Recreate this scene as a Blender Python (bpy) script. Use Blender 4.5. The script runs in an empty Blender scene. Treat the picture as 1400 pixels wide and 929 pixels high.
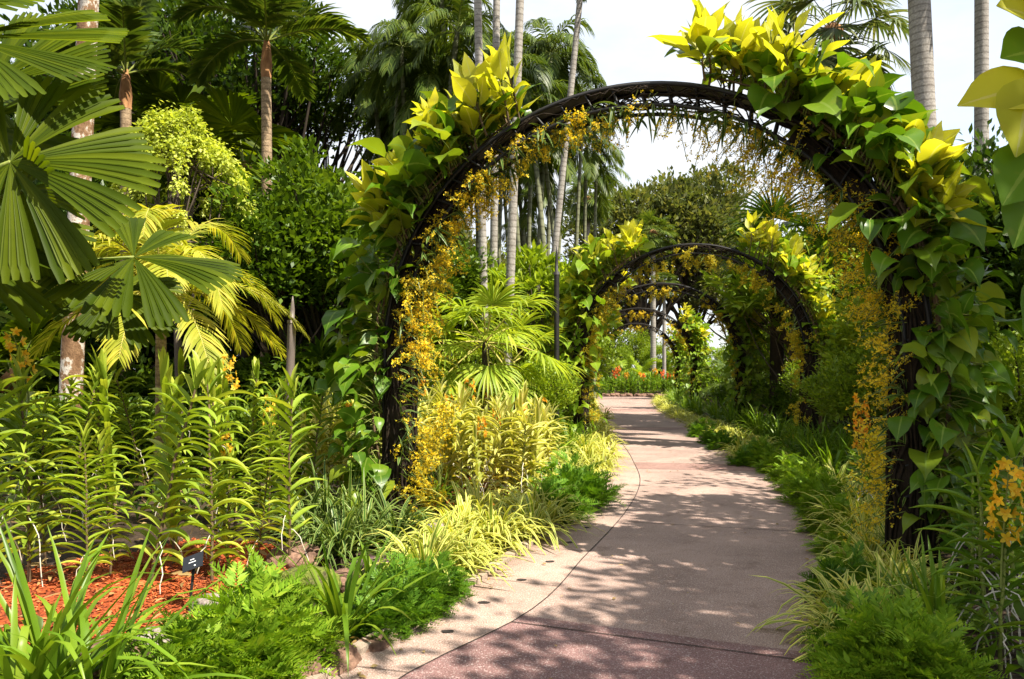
import bpy, bmesh, math
import numpy as np
from mathutils import noise as mnoise, Vector

rng = np.random.default_rng(11)
C = bpy.context.scene.collection
sc = bpy.context.scene
PI = math.pi
F = 1000.0          # focal length in pixels of the 1400 px wide photograph
CAMZ = 1.55
HOR = 505.0


def R_(a, b, n=None):
    return rng.uniform(a, b, n)


# ------------------------------------------------------------------ path and ground shape
YL = [-6, 0.0, 2.6, 3.66, 5.12, 6.0, 7.4, 9.0, 11.5, 16.3, 23.8, 33.0, 38.0]
XLv = [-3.2, -1.85, -1.22, -0.93, -0.31, 0.02, 0.52, 0.98, 1.5, 2.2, 2.98, 3.9, 4.4]
YR = [-6, 0.0, 2.6, 3.66, 4.5, 6.6, 8.86, 11.5, 16.0, 22.0, 31.0, 38.0]
XRv = [-0.6, 0.85, 1.4, 1.66, 2.0, 2.8, 3.42, 3.98, 4.55, 5.0, 6.0, 7.4]
YM = [-6, 0.0, 2.6, 3.66, 4.56, 6.08, 8.0, 10.0, 12.4, 18.2, 24.0, 38.0]
XMv = [-2.6, -1.55, -0.93, -0.567, 0.046, 0.61, 1.25, 1.75, 2.05, 2.5, 3.06, 4.45]


def smooth_interp(xs, ys):
    xs = np.array(xs, float); ys = np.array(ys, float)
    m = np.gradient(ys, xs)

    def f(x):
        x = np.clip(np.asarray(x, float), xs[0], xs[-1])
        i = np.clip(np.searchsorted(xs, x) - 1, 0, len(xs) - 2)
        h = xs[i + 1] - xs[i]; t = (x - xs[i]) / h
        return ((2*t**3-3*t**2+1)*ys[i] + (t**3-2*t**2+t)*h*m[i] + (-2*t**3+3*t**2)*ys[i+1] + (t**3-t**2)*h*m[i+1])
    return f


XL = smooth_interp(YL, XLv); XR = smooth_interp(YR, XRv); XM = smooth_interp(YM, XMv)


def ground_z(X, Y):
    X = np.asarray(X, float); Y = np.asarray(Y, float)
    s = np.maximum(XL(Y) - X, X - XR(Y))
    s = np.where(Y > 37.0, np.maximum(Y - 41.5, np.where(X > 7.6, X - 7.6, -1)), s)
    t = np.clip(s / 2.4, 0, 1); t = t * t * (3 - 2 * t)
    bump = 0.03 * np.sin(X * 2.1 + 1.3 * np.sin(Y * 1.3)) * np.sin(Y * 1.7 + X * .6)
    return np.where(s <= 0.0, -0.05, -0.03 + 0.22 * t + bump * np.clip(s / 1.0, 0, 1))


def at(px, py, d):
    return np.array([(px - 700) / F * d, d, CAMZ - (py - HOR) / F * d])


def on_ground(px, py):
    """ground point seen at a pixel of the photograph"""
    z = 0.0
    for _ in range(8):
        d = (CAMZ - z) * F / (py - HOR)
        z = float(ground_z((px - 700) / F * d, d))
    return np.array([(px - 700) / F * d, d, z])


def gd(px, d):
    X = (px - 700) / F * d
    return np.array([X, d, float(ground_z(X, d))])


# ------------------------------------------------------------------ mesh builder
def nrm(v):
    v = np.asarray(v, float)
    return v / np.maximum(np.linalg.norm(v, axis=-1, keepdims=True), 1e-9)


def sides(D, roll=0.0):
    D = np.atleast_2d(D)
    s = np.cross(D, np.array([0, 0, 1.0]))
    bad = np.linalg.norm(s, axis=1) < 1e-3
    s[bad] = [1, 0, 0]
    s = nrm(s); n = np.cross(s, D)
    roll = np.asarray(roll) * np.ones(len(D))
    return s * np.cos(roll)[:, None] + n * np.sin(roll)[:, None]


class MB:
    def __init__(self):
        self.v = []; self.f = []; self.uv = []; self.n = 0

    def add(self, v, f, uv):
        v = np.asarray(v, float).reshape(-1, 3)
        self.v.append(v); self.f.append(np.asarray(f, np.int64).reshape(-1, 4) + self.n)
        self.uv.append(np.asarray(uv, float).reshape(-1, 2)); self.n += len(v)

    def strips(self, P, D, S, L, W, prof, droop=0.0, fold=0.2, mid=True, dexp=1.2, wav=0.0):
        P = np.atleast_2d(P).astype(float); N = len(P)
        one = np.ones(N)
        D = nrm(np.atleast_2d(D) * one[:, None]); S = np.atleast_2d(S) * one[:, None]
        L = L * one; W = W * one; droop = droop * one; fold = fold * one
        prof = np.asarray(prof, float); K = len(prof); t = np.linspace(0, 1, K)
        dirs = D[:, None, :] + (droop[:, None] * t[None, :] ** dexp)[:, :, None] * np.array([0, 0, -1.0])
        dirs = nrm(dirs)
        step = (dirs[:, 1:] + dirs[:, :-1]) * .5 * (L / (K - 1))[:, None, None]
        pts = np.concatenate([P[:, None, :], P[:, None, :] + np.cumsum(step, 1)], 1)
        sd = S[:, None, :] - (S[:, None, :] * dirs).sum(-1, keepdims=True) * dirs
        sd = nrm(sd); nn = np.cross(sd, dirs)
        w = W[:, None, None] * prof[None, :, None]
        fo = fold[:, None, None]
        if np.any(wav):
            ph = R_(0, 2 * PI, (N, 1)); fq = R_(5, 9, (N, 1)); env = (t[None] * (1 - t[None]) * 4) * np.asarray(wav)
            wl = (np.sin(t[None] * fq + ph) * env)[..., None] * w; wr_ = (np.sin(t[None] * fq * 1.13 + ph * 2.3) * env)[..., None] * w
        else:
            wl = wr_ = 0
        left = pts - sd * w + nn * (fo * w + wl); right = pts + sd * w + nn * (fo * w + wr_)
        if mid:
            V = np.stack([left, pts, right], 2); c = 3
            u = [0, .5, 1]
        else:
            V = np.stack([left, right], 2); c = 2
            u = [0, 1]
        idx = np.arange(N * K * c).reshape(N, K, c)
        f = np.stack([idx[:, :-1, :-1], idx[:, :-1, 1:], idx[:, 1:, 1:], idx[:, 1:, :-1]], -1)
        uv = np.stack(np.broadcast_arrays(np.array(u)[None, None, :], t[None, :, None] * np.ones((N, 1, 1))), -1)
        self.add(V, f, uv)
        return pts

    def rhombs(self, P, D, S, L, W, fold=.25, pos=.42):
        P = np.atleast_2d(P).astype(float); N = len(P); one = np.ones(N)
        D = nrm(D); L = (L * one)[:, None]; W = (W * one)[:, None]
        nn = np.cross(S, D)
        m = P + D * L * pos
        V = np.stack([P, m + S * W + nn * W * fold, P + D * L, m - S * W + nn * W * fold], 1)
        f = np.arange(N * 4).reshape(N, 4)
        uv = np.tile(np.array([[.5, 0], [1, .45], [.5, 1], [0, .45]]), (N, 1))
        self.add(V, f, uv)

    def tube(self, pts, rad, n=6, cap=True):
        pts = np.asarray(pts, float); K = len(pts); rad = np.asarray(rad, float) * np.ones(K)
        T = nrm(np.gradient(pts, axis=0))
        ref = np.array([0, 0, 1.0]) if abs(T[:, 2]).mean() < .8 else np.array([1.0, 0, 0])
        A = nrm(np.cross(T, ref)); B = np.cross(T, A)
        a = np.linspace(0, 2 * PI, n, endpoint=False)
        V = pts[:, None, :] + rad[:, None, None] * (np.cos(a)[None, :, None] * A[:, None, :] + np.sin(a)[None, :, None] * B[:, None, :])
        idx = np.arange(K * n).reshape(K, n); j = np.roll(idx, -1, 1)
        f = np.stack([idx[:-1], j[:-1], j[1:], idx[1:]], -1)
        ln = np.concatenate([[0], np.cumsum(np.linalg.norm(np.diff(pts, axis=0), axis=1))])
        uv = np.stack(np.broadcast_arrays((a / (2 * PI))[None, :], ln[:, None]), -1)
        self.add(V, f, uv)
        if cap and n in (4, 6, 8):
            for e in (0, K - 1):
                base = self.n - K * n + e * n
                q = [[0, 1, 2, 3]] if n == 4 else ([[0, 1, 2, 3], [3, 4, 5, 0]] if n == 6 else [[0, 1, 2, 3], [3, 4, 5, 6], [6, 7, 0, 3]])
                self.f.append(np.array(q) + base)

    def box(self, c, sx, sy, sz, ax=None):
        ax = np.eye(3) if ax is None else np.asarray(ax)
        s = np.array([[x, y, z] for z in (-1, 1) for y in (-1, 1) for x in (-1, 1)]) * np.array([sx, sy, sz]) / 2
        f = [[0, 2, 3, 1], [4, 5, 7, 6], [0, 1, 5, 4], [2, 6, 7, 3], [0, 4, 6, 2], [1, 3, 7, 5]]
        self.add(np.asarray(c) + s @ ax, f, np.zeros((8, 2)))

    def mesh(self, name, mat, smooth=True):
        me = bpy.data.meshes.new(name)
        v = np.concatenate(self.v); f = np.concatenate(self.f); uv = np.concatenate(self.uv)
        me.vertices.add(len(v)); me.vertices.foreach_set('co', v.astype(np.float32).ravel())
        me.loops.add(f.size); me.loops.foreach_set('vertex_index', f.astype(np.int32).ravel())
        me.polygons.add(len(f))
        me.polygons.foreach_set('loop_start', (np.arange(len(f)) * 4).astype(np.int32))
        me.polygons.foreach_set('loop_total', np.full(len(f), 4, np.int32))
        me.polygons.foreach_set('use_smooth', np.full(len(f), smooth, bool))
        l = me.uv_layers.new(name='UVMap')
        l.data.foreach_set('uv', uv[f.ravel()].astype(np.float32).ravel())
        me.materials.append(mat)
        me.update(calc_edges=True)
        return me


# ------------------------------------------------------------------ materials
def new_mat(name):
    m = bpy.data.materials.new(name); m.use_nodes = True
    nt = m.node_tree
    for n in list(nt.nodes): nt.nodes.remove(n)
    out = nt.nodes.new('ShaderNodeOutputMaterial')
    return m, nt, out


def ramp(nt, stops, inp):
    r = nt.nodes.new('ShaderNodeValToRGB')
    cr = r.color_ramp
    while len(cr.elements) < len(stops): cr.elements.new(.5)
    for e, (p, c) in zip(cr.elements, stops):
        e.position = p; e.color = (*c, 1)
    nt.links.new(inp, r.inputs[0])
    return r.outputs[0]


def mixc(nt, fac, a, b, mode='MIX'):
    n = nt.nodes.new('ShaderNodeMix'); n.data_type = 'RGBA'; n.blend_type = mode
    for s, v in ((n.inputs[0], fac), (n.inputs[6], a), (n.inputs[7], b)):
        if hasattr(v, 'links') or hasattr(v, 'is_linked'):
            nt.links.new(v, s)
        elif isinstance(v, (int, float)):
            s.default_value = v
        else:
            s.default_value = (*v, 1)
    return n.outputs[2]


def leaf_mat(name, c1, c2, c3=None, tr=.4, rough=.42, stripe=None, midrib=None, spots=0.0, spec=.22, ribs=0, tipc=None):
    m, nt, out = new_mat(name)
    L = nt.links
    geo = nt.nodes.new('ShaderNodeNewGeometry')
    stops = [(0, c1), (1, c2)] if c3 is None else [(0, c1), (.6, c2), (1, c3)]
    col = ramp(nt, stops, geo.outputs['Random Per Island'])
    uv = nt.nodes.new('ShaderNodeUVMap'); sep = nt.nodes.new('ShaderNodeSeparateXYZ')
    L.new(uv.outputs[0], sep.inputs[0])
    if stripe:      # pale bands along the leaf edges
        pos, sc_, invert = stripe
        r = nt.nodes.new('ShaderNodeValToRGB'); cr = r.color_ramp
        cr.elements[0].position = 0; cr.elements[1].position = 1
        a, b = (1, 0) if not invert else (0, 1)
        vals = [(0, a), (pos, a), (pos + .06, b), (1 - pos - .06, b), (1 - pos, a), (1, a)]
        while len(cr.elements) < 6: cr.elements.new(.5)
        for e, (p, v) in zip(cr.elements, vals):
            e.position = p; e.color = (v, v, v, 1)
        L.new(sep.outputs[0], r.inputs[0])
        col = mixc(nt, r.outputs[0], col, sc_)
    if midrib:
        mp = nt.nodes.new('ShaderNodeMath'); mp.operation = 'SUBTRACT'; L.new(sep.outputs[0], mp.inputs[0]); mp.inputs[1].default_value = .5
        ab = nt.nodes.new('ShaderNodeMath'); ab.operation = 'ABSOLUTE'; L.new(mp.outputs[0], ab.inputs[0])
        lt = nt.nodes.new('ShaderNodeMath'); lt.operation = 'LESS_THAN'; L.new(ab.outputs[0], lt.inputs[0]); lt.inputs[1].default_value = .035
        col = mixc(nt, lt.outputs[0], col, midrib)
    tc = nt.nodes.new('ShaderNodeTexCoord')
    nz = nt.nodes.new('ShaderNodeTexNoise'); nz.inputs['Scale'].default_value = 2.3; nz.inputs['Detail'].default_value = 3
    L.new(tc.outputs['Object'], nz.inputs['Vector'])
    v = ramp(nt, [(.3, (.68, .72, .62)), (.7, (1.15, 1.12, 1.05))], nz.outputs[0])
    col = mixc(nt, 1.0, col, v, 'MULTIPLY')
    oi = nt.nodes.new('ShaderNodeObjectInfo')
    col = mixc(nt, 1.0, col, ramp(nt, [(0, (.78, .82, .8)), (1, (1.16, 1.12, 1.0))], oi.outputs['Random']), 'MULTIPLY')
    if spots:
        nz2 = nt.nodes.new('ShaderNodeTexNoise'); nz2.inputs['Scale'].default_value = 14; nz2.inputs['Detail'].default_value = 2
        L.new(tc.outputs['Object'], nz2.inputs['Vector'])
        sp = ramp(nt, [(.60, (0, 0, 0)), (.72, (spots, spots, spots))], nz2.outputs[0])
        col = mixc(nt, sp, col, tipc or (.22, .13, .03))
    if ribs:
        wv = nt.nodes.new('ShaderNodeTexWave'); wv.bands_direction = 'X'; wv.inputs['Scale'].default_value = ribs
        wv.inputs['Distortion'].default_value = 0
        L.new(uv.outputs[0], wv.inputs['Vector'])
    b = nt.nodes.new('ShaderNodeBsdfPrincipled')
    L.new(col, b.inputs['Base Color']); b.inputs['Roughness'].default_value = rough
    b.inputs['Specular IOR Level'].default_value = spec
    t = nt.nodes.new('ShaderNodeBsdfTranslucent')
    tcol = mixc(nt, 1.0, col, (1.25, 1.2, .45), 'MULTIPLY')
    L.new(tcol, t.inputs['Color'])
    mx = nt.nodes.new('ShaderNodeMixShader'); mx.inputs[0].default_value = tr
    L.new(b.outputs[0], mx.inputs[1]); L.new(t.outputs[0], mx.inputs[2])
    if ribs:
        bp = nt.nodes.new('ShaderNodeBump'); bp.inputs['Strength'].default_value = .25; bp.inputs['Distance'].default_value = .01
        L.new(wv.outputs['Fac'], bp.inputs['Height']); L.new(bp.outputs[0], b.inputs['Normal'])
    L.new(mx.outputs[0], out.inputs[0])
    return m


def solid_mat(name, stops, scale=8, rough=.8, detail=6, bump=.3, spec=.2, stretch=(1, 1, 1), metallic=0, fine=None, rings=0, bdist=.02):
    m, nt, out = new_mat(name); L = nt.links
    tc = nt.nodes.new('ShaderNodeTexCoord'); mp = nt.nodes.new('ShaderNodeMapping'); mp.inputs['Scale'].default_value = stretch
    L.new(tc.outputs['Object'], mp.inputs[0])
    nz = nt.nodes.new('ShaderNodeTexNoise'); nz.inputs['Scale'].default_value = scale; nz.inputs['Detail'].default_value = detail
    nz.inputs['Roughness'].default_value = .65
    L.new(mp.outputs[0], nz.inputs['Vector'])
    col = ramp(nt, stops, nz.outputs[0])
    h = nz.outputs[0]
    if fine:
        fs, amt = fine
        n2 = nt.nodes.new('ShaderNodeTexNoise'); n2.inputs['Scale'].default_value = fs; n2.inputs['Detail'].default_value = 2
        L.new(mp.outputs[0], n2.inputs['Vector'])
        v = ramp(nt, [(.32, (1 - amt,) * 3), (.68, (1 + amt,) * 3)], n2.outputs[0])
        col = mixc(nt, 1.0, col, v, 'MULTIPLY'); h = n2.outputs[0]
    if rings:
        wv = nt.nodes.new('ShaderNodeTexWave'); wv.bands_direction = 'Z'; wv.inputs['Scale'].default_value = rings
        wv.inputs['Distortion'].default_value = 1.2; wv.inputs['Detail'].default_value = 2
        L.new(tc.outputs['Object'], wv.inputs['Vector'])
        v = ramp(nt, [(.0, (.62, .6, .58)), (.25, (1, 1, 1))], wv.outputs['Fac'])
        col = mixc(nt, 1.0, col, v, 'MULTIPLY')
    b = nt.nodes.new('ShaderNodeBsdfPrincipled'); L.new(col, b.inputs['Base Color'])
    b.inputs['Roughness'].default_value = rough; b.inputs['Specular IOR Level'].default_value = spec; b.inputs['Metallic'].default_value = metallic
    if bump:
        bp = nt.nodes.new('ShaderNodeBump'); bp.inputs['Strength'].default_value = bump; bp.inputs['Distance'].default_value = bdist
        L.new(h, bp.inputs['Height']); L.new(bp.outputs[0], b.inputs['Normal'])
    L.new(b.outputs[0], out.inputs[0])
    return m


M = {}
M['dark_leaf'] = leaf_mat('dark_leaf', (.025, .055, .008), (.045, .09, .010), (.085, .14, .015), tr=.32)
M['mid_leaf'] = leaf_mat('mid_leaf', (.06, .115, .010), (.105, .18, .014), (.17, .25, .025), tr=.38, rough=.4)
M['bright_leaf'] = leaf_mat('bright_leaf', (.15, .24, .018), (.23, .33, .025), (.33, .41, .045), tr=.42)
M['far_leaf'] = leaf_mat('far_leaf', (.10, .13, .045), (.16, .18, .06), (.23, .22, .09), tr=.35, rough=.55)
M['gold_leaf'] = leaf_mat('gold_leaf', (.36, .38, .035), (.52, .50, .06), (.64, .58, .11), tr=.45)
M['sunlit_vine'] = leaf_mat('sunlit_vine', (.13, .24, .015), (.22, .34, .022), (.36, .44, .04), tr=.42, rough=.4, midrib=(.30, .40, .08))  # vine leaf green lightened to stand in for sunlight on the farther arches
M['lime_leaf'] = leaf_mat('lime_leaf', (.34, .42, .06), (.47, .54, .10), (.58, .62, .18), tr=.42)
M['yellow_leaf'] = leaf_mat('yellow_leaf', (.44, .46, .03), (.60, .58, .045), (.70, .64, .09), tr=.5, rough=.45, spec=.25, midrib=(.66, .62, .2), spots=.3, tipc=(.50, .36, .05))
M['vine_leaf'] = leaf_mat('vine_leaf', (.06, .14, .010), (.11, .22, .014), (.26, .32, .028), tr=.40, rough=.32, midrib=(.20, .30, .05), spots=.2, tipc=(.30, .26, .04), spec=.25)
M['fan_leaf'] = leaf_mat('fan_leaf', (.05, .085, .003), (.085, .125, .004), (.135, .175, .007), tr=.5, rough=.5, spec=.12)
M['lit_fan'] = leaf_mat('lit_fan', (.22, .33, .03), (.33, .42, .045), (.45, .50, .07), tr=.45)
M['palm_leaf'] = leaf_mat('palm_leaf', (.05, .09, .014), (.085, .13, .02), (.14, .18, .03), tr=.35)
M['grey_palm'] = leaf_mat('grey_palm', (.07, .11, .045), (.12, .16, .06), (.20, .21, .10), tr=.3, rough=.5)
M['gold_palm'] = leaf_mat('gold_palm', (.26, .31, .03), (.42, .42, .05), (.55, .48, .08), tr=.42)
M['orchid_leaf'] = leaf_mat('orchid_leaf', (.21, .31, .03), (.31, .41, .045), (.46, .49, .08), tr=.36, rough=.4, midrib=(.15, .22, .025))
M['pale_orchid'] = leaf_mat('pale_orchid', (.30, .37, .05), (.44, .46, .09), (.56, .52, .15), tr=.35, rough=.45, stripe=(.22, (.62, .58, .22), False))
M['spider_leaf'] = leaf_mat('spider_leaf', (.15, .26, .025), (.24, .34, .03), (.36, .42, .05), tr=.35, rough=.4, stripe=(.27, (.68, .64, .20), False))
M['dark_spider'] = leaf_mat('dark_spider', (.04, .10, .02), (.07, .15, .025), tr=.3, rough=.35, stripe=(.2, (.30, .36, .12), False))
M['strap_leaf'] = leaf_mat('strap_leaf', (.09, .18, .015), (.15, .26, .02), (.25, .34, .035), tr=.4, rough=.35)
M['fern_leaf'] = leaf_mat('fern_leaf', (.15, .28, .018), (.22, .37, .025), (.33, .45, .04), tr=.4, rough=.55)
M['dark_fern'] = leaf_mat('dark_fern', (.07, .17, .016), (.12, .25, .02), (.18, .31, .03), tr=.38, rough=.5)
M['gold_flower'] = leaf_mat('gold_flower', (.70, .52, .03), (.82, .66, .05), (.60, .38, .03), tr=.4, rough=.6)
M['yellow_flower'] = leaf_mat('yellow_flower', (.80, .52, .03), (.85, .60, .08), (.80, .40, .02), tr=.4, rough=.5)
M['orange_flower'] = leaf_mat('orange_flower', (.85, .38, .02), (.85, .50, .05), (.80, .26, .02), tr=.4, rough=.5)
M['amber_flower'] = leaf_mat('amber_flower', (.86, .50, .02), (.88, .60, .05), (.82, .42, .02), tr=.42, rough=.5)
M['red_flower'] = leaf_mat('red_flower', (.75, .12, .03), (.8, .2, .04), tr=.4, rough=.5)
M['dry_leaf'] = leaf_mat('dry_leaf', (.30, .20, .09), (.42, .30, .15), (.22, .13, .06), tr=.25, rough=.7)
M['stem'] = solid_mat('stem', [(.3, (.12, .15, .03)), (.7, (.22, .25, .05))], 12, .55)
M['gold_stem'] = solid_mat('gold_stem', [(.3, (.30, .28, .06)), (.7, (.42, .36, .10))], 12, .5)
M['brown_stem'] = solid_mat('brown_stem', [(.3, (.07, .045, .025)), (.7, (.16, .11, .06))], 14, .8)
M['root'] = solid_mat('root', [(.3, (.42, .38, .30)), (.7, (.62, .58, .48))], 14, .7)
M['bark'] = solid_mat('bark', [(.3, (.055, .04, .03)), (.7, (.15, .115, .085))], 5, .9, stretch=(1, 1, .25), bump=.6)
M['dark_bark'] = solid_mat('dark_bark', [(.3, (.02, .015, .012)), (.7, (.06, .045, .03))], 5, .9, stretch=(1, 1, .25), bump=.5)
M['pale_palm_bark'] = solid_mat('pale_palm_bark', [(.25, (.19, .165, .14)), (.75, (.36, .335, .30))], 3, .85, bump=.25, rings=2.6, fine=(30, .2))
M['brown_palm_bark'] = solid_mat('brown_palm_bark', [(.3, (.18, .12, .07)), (.7, (.36, .26, .16))], 5, .85, bump=.4, rings=3.2, fine=(40, .25))
M['green_bark'] = solid_mat('green_bark', [(.3, (.10, .11, .06)), (.7, (.22, .22, .13))], 3, .8, rings=1.2)
M['lichen_bark'] = solid_mat('lichen_bark', [(.40, (.13, .07, .035)), (.52, (.22, .13, .07)), (.55, (.44, .39, .33)), (.75, (.52, .47, .41))], 6, .9, bump=.4, stretch=(1, 1, .8), fine=(60, .25))
M['fibre'] = solid_mat('fibre', [(.3, (.16, .07, .03)), (.7, (.36, .19, .08))], 16, .9, stretch=(1, 1, .3), bump=.7)
M['black_metal'] = solid_mat('black_metal', [(.3, (.008, .008, .008)), (.7, (.022, .019, .016))], 9, .55, bump=.25, spec=.35)
M['root_mat'] = solid_mat('root_mat', [(.3, (.008, .006, .004)), (.62, (.03, .02, .012)), (.8, (.07, .06, .025))], 22, .95, stretch=(1, 1, .35), bump=.9)
M['post_paint'] = solid_mat('post_paint', [(.3, (.09, .07, .06)), (.7, (.19, .15, .125))], 9, .5, bump=.1, spec=.4, stretch=(1, 1, .3))
M['sign_black'] = solid_mat('sign_black', [(.3, (.010, .012, .017)), (.7, (.016, .018, .024))], 5, .38, bump=0, spec=.5)
M['sign_white'] = solid_mat('sign_white', [(.3, (.75, .75, .75)), (.7, (.8, .8, .8))], 5, .5, bump=0)
M['rock'] = solid_mat('rock', [(.3, (.13, .10, .085)), (.6, (.30, .25, .22)), (.75, (.40, .36, .32))], 5, .9, bump=.7, fine=(40, .2))
M['brown_rock'] = solid_mat('brown_rock', [(.3, (.07, .04, .028)), (.65, (.22, .13, .09))], 7, .95, bump=.9, fine=(30, .3))
M['moss_rock'] = solid_mat('moss_rock', [(.35, (.05, .035, .025)), (.5, (.10, .12, .02)), (.7, (.16, .19, .03))], 7, .95, bump=.9, fine=(50, .35))
M['purple_rock'] = solid_mat('purple_rock', [(.3, (.05, .028, .034)), (.7, (.16, .10, .11))], 8, .9, bump=.9, fine=(40, .3))
M['soil'] = solid_mat('soil', [(.3, (.018, .012, .008)), (.6, (.05, .033, .020)), (.8, (.085, .055, .03))], 3, .95, bump=.8, fine=(45, .4))
M['mulch'] = solid_mat('mulch', [(.28, (.045, .022, .014)), (.42, (.20, .042, .014)), (.6, (.38, .08, .022)), (.78, (.42, .14, .05))], 4, .9, bump=1.0, fine=(70, .5))
M['chip'] = leaf_mat('chip', (.15, .035, .014), (.44, .085, .02), (.58, .20, .08), tr=0, rough=.85)
M['kerb'] = solid_mat('kerb', [(.3, (.21, .16, .12)), (.7, (.40, .32, .25))], 4, .85, bump=.3, fine=(90, .2))
M['joint'] = solid_mat('joint', [(.3, (.02, .016, .014)), (.7, (.05, .04, .035))], 9, .9, bump=0)


def path_mat():
    m, nt, out = new_mat('path_aggregate'); L = nt.links
    uv = nt.nodes.new('ShaderNodeUVMap'); sep = nt.nodes.new('ShaderNodeSeparateXYZ'); L.new(uv.outputs[0], sep.inputs[0])
    # v carries metres along the path; dark red panels alternate with tan ones, u < 0 is the tan border band
    r = nt.nodes.new('ShaderNodeValToRGB'); cr = r.color_ramp; cr.interpolation = 'CONSTANT'
    tan = (.315, .222, .182, 1); red = (.205, .118, .108, 1); red2 = (.26, .155, .128, 1)
    mv = nt.nodes.new('ShaderNodeMath'); mv.operation = 'DIVIDE'; L.new(sep.outputs[1], mv.inputs[0]); mv.inputs[1].default_value = 40.0
    st = [(0, red), (4.25 / 40, tan), (11.2 / 40, red2), (12.0 / 40, tan), (18.5 / 40, red2), (19.5 / 40, tan), (27 / 40, red2), (28.5 / 40, tan)]
    while len(cr.elements) < len(st): cr.elements.new(.5)
    for e, (p, c) in zip(cr.elements, st): e.position = p; e.color = c
    L.new(mv.outputs[0], r.inputs[0])
    gt = nt.nodes.new('ShaderNodeMath'); gt.operation = 'LESS_THAN'; L.new(sep.outputs[0], gt.inputs[0]); gt.inputs[1].default_value = 0
    col = mixc(nt, gt.outputs[0], r.outputs[0], (.33, .236, .188))
    tc = nt.nodes.new('ShaderNodeTexCoord')
    n0 = nt.nodes.new('ShaderNodeTexNoise'); n0.inputs['Scale'].default_value = 1.4; n0.inputs['Detail'].default_value = 5
    n1 = nt.nodes.new('ShaderNodeTexNoise'); n1.inputs['Scale'].default_value = 130; n1.inputs['Detail'].default_value = 2
    vo = nt.nodes.new('ShaderNodeTexVoronoi'); vo.inputs['Scale'].default_value = 150
    for n in (n0, n1, vo): L.new(tc.outputs['Object'], n.inputs['Vector'])
    col = mixc(nt, 1, col, ramp(nt, [(.28, (.70, .68, .68)), (.72, (1.15, 1.15, 1.15))], n0.outputs[0]), 'MULTIPLY')
    col = mixc(nt, 1, col, ramp(nt, [(.36, (.55, .53, .53)), (.64, (1.4, 1.4, 1.42))], n1.outputs[0]), 'MULTIPLY')
    pc = nt.nodes.new('ShaderNodeSeparateColor'); L.new(vo.outputs['Color'], pc.inputs[0])
    sp = ramp(nt, [(.88, (0, 0, 0)), (.92, (.35, .35, .35))], pc.outputs[0])
    col = mixc(nt, sp, col, (.62, .54, .50))
    n4 = nt.nodes.new('ShaderNodeTexNoise'); n4.inputs['Scale'].default_value = 3.4; n4.inputs['Detail'].default_value = 8; n4.inputs['Roughness'].default_value = .7
    L.new(tc.outputs['Object'], n4.inputs['Vector'])     # old damp stains and dirt
    col = mixc(nt, 1, col, ramp(nt, [(.30, (.62, .58, .55)), (.46, (1, 1, 1)), (.62, (1, 1, 1)), (.74, (.80, .74, .70))], n4.outputs[0]), 'MULTIPLY')
    au = nt.nodes.new('ShaderNodeMath'); au.operation = 'ABSOLUTE'; L.new(sep.outputs[0], au.inputs[0])
    ad = nt.nodes.new('ShaderNodeMath'); ad.operation = 'MULTIPLY_ADD'; L.new(n4.outputs[0], ad.inputs[0]); ad.inputs[1].default_value = .35; L.new(au.outputs[0], ad.inputs[2])
    col = mixc(nt, 1, col, ramp(nt, [(1.08 / 1.4, (1, 1, 1)), (1.0, (.45, .40, .36))], (lambda q: (L.new(ad.outputs[0], q.inputs[0]), q.outputs[0])[1])((lambda n: (setattr(n, 'operation', 'MULTIPLY'), setattr(n.inputs[1], 'default_value', 1 / 1.4), n)[2])(nt.nodes.new('ShaderNodeMath')))), 'MULTIPLY')
    b = nt.nodes.new('ShaderNodeBsdfPrincipled'); L.new(col, b.inputs['Base Color'])
    b.inputs['Roughness'].default_value = .75; b.inputs['Specular IOR Level'].default_value = .3
    bp = nt.nodes.new('ShaderNodeBump'); bp.inputs['Strength'].default_value = .5; bp.inputs['Distance'].default_value = .006
    L.new(n1.outputs[0], bp.inputs['Height']); L.new(bp.outputs[0], b.inputs['Normal'])
    L.new(b.outputs[0], out.inputs[0])
    return m


M['path'] = path_mat()


# ------------------------------------------------------------------ objects
def obj(name, mesh, parent=None, label=None, kind=None):
    o = bpy.data.objects.new(name, mesh); C.objects.link(o)
    if parent is not None: o.parent = parent
    if label: o['label'] = label
    if kind: o['kind'] = kind
    return o


def thing(name, parts, loc, rz=0.0, s=1.0, label='', cat='', group=None, tilt=(0, 0)):
    """an Empty at the base of the thing; parts = [(name, mesh, [sub-parts])]"""
    r = bpy.data.objects.new(name, None); C.objects.link(r)
    r.empty_display_size = .2
    r.location = loc; r.rotation_euler = (tilt[0], tilt[1], rz)
    r.scale = (s, s, s) if np.isscalar(s) else s
    r['label'] = label; r['category'] = cat
    if group: r['group'] = group
    for p in parts:
        o = obj(p[0], p[1], r)
        for q in (p[2] if len(p) > 2 else []): obj(q[0], q[1], o)
    return r


def struct(name, mesh):
    o = obj(name, mesh); o['kind'] = 'structure'; return o


# ------------------------------------------------------------------ plant makers (return part lists)
BLADE = [.55, .9, 1, .95, .75, .45, .04]
STRAP = [.7, .9, 1, 1, .95, .8, .5, .05]
OVATE = [.12, .75, 1, .95, .72, .38, .03]
HEART = [.35, .98, 1, .9, .70, .42, .14, .02]
BROAD = [.10, .55, .88, 1, .96, .82, .58, .28, .03]
PETAL = [.25, .8, 1, .8, .1]


def az_dir(az, el):
    az = np.asarray(az); el = np.asarray(el)
    return np.stack([np.cos(az) * np.cos(el), np.sin(az) * np.cos(el), np.sin(el) * np.ones_like(az)], -1)


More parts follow.
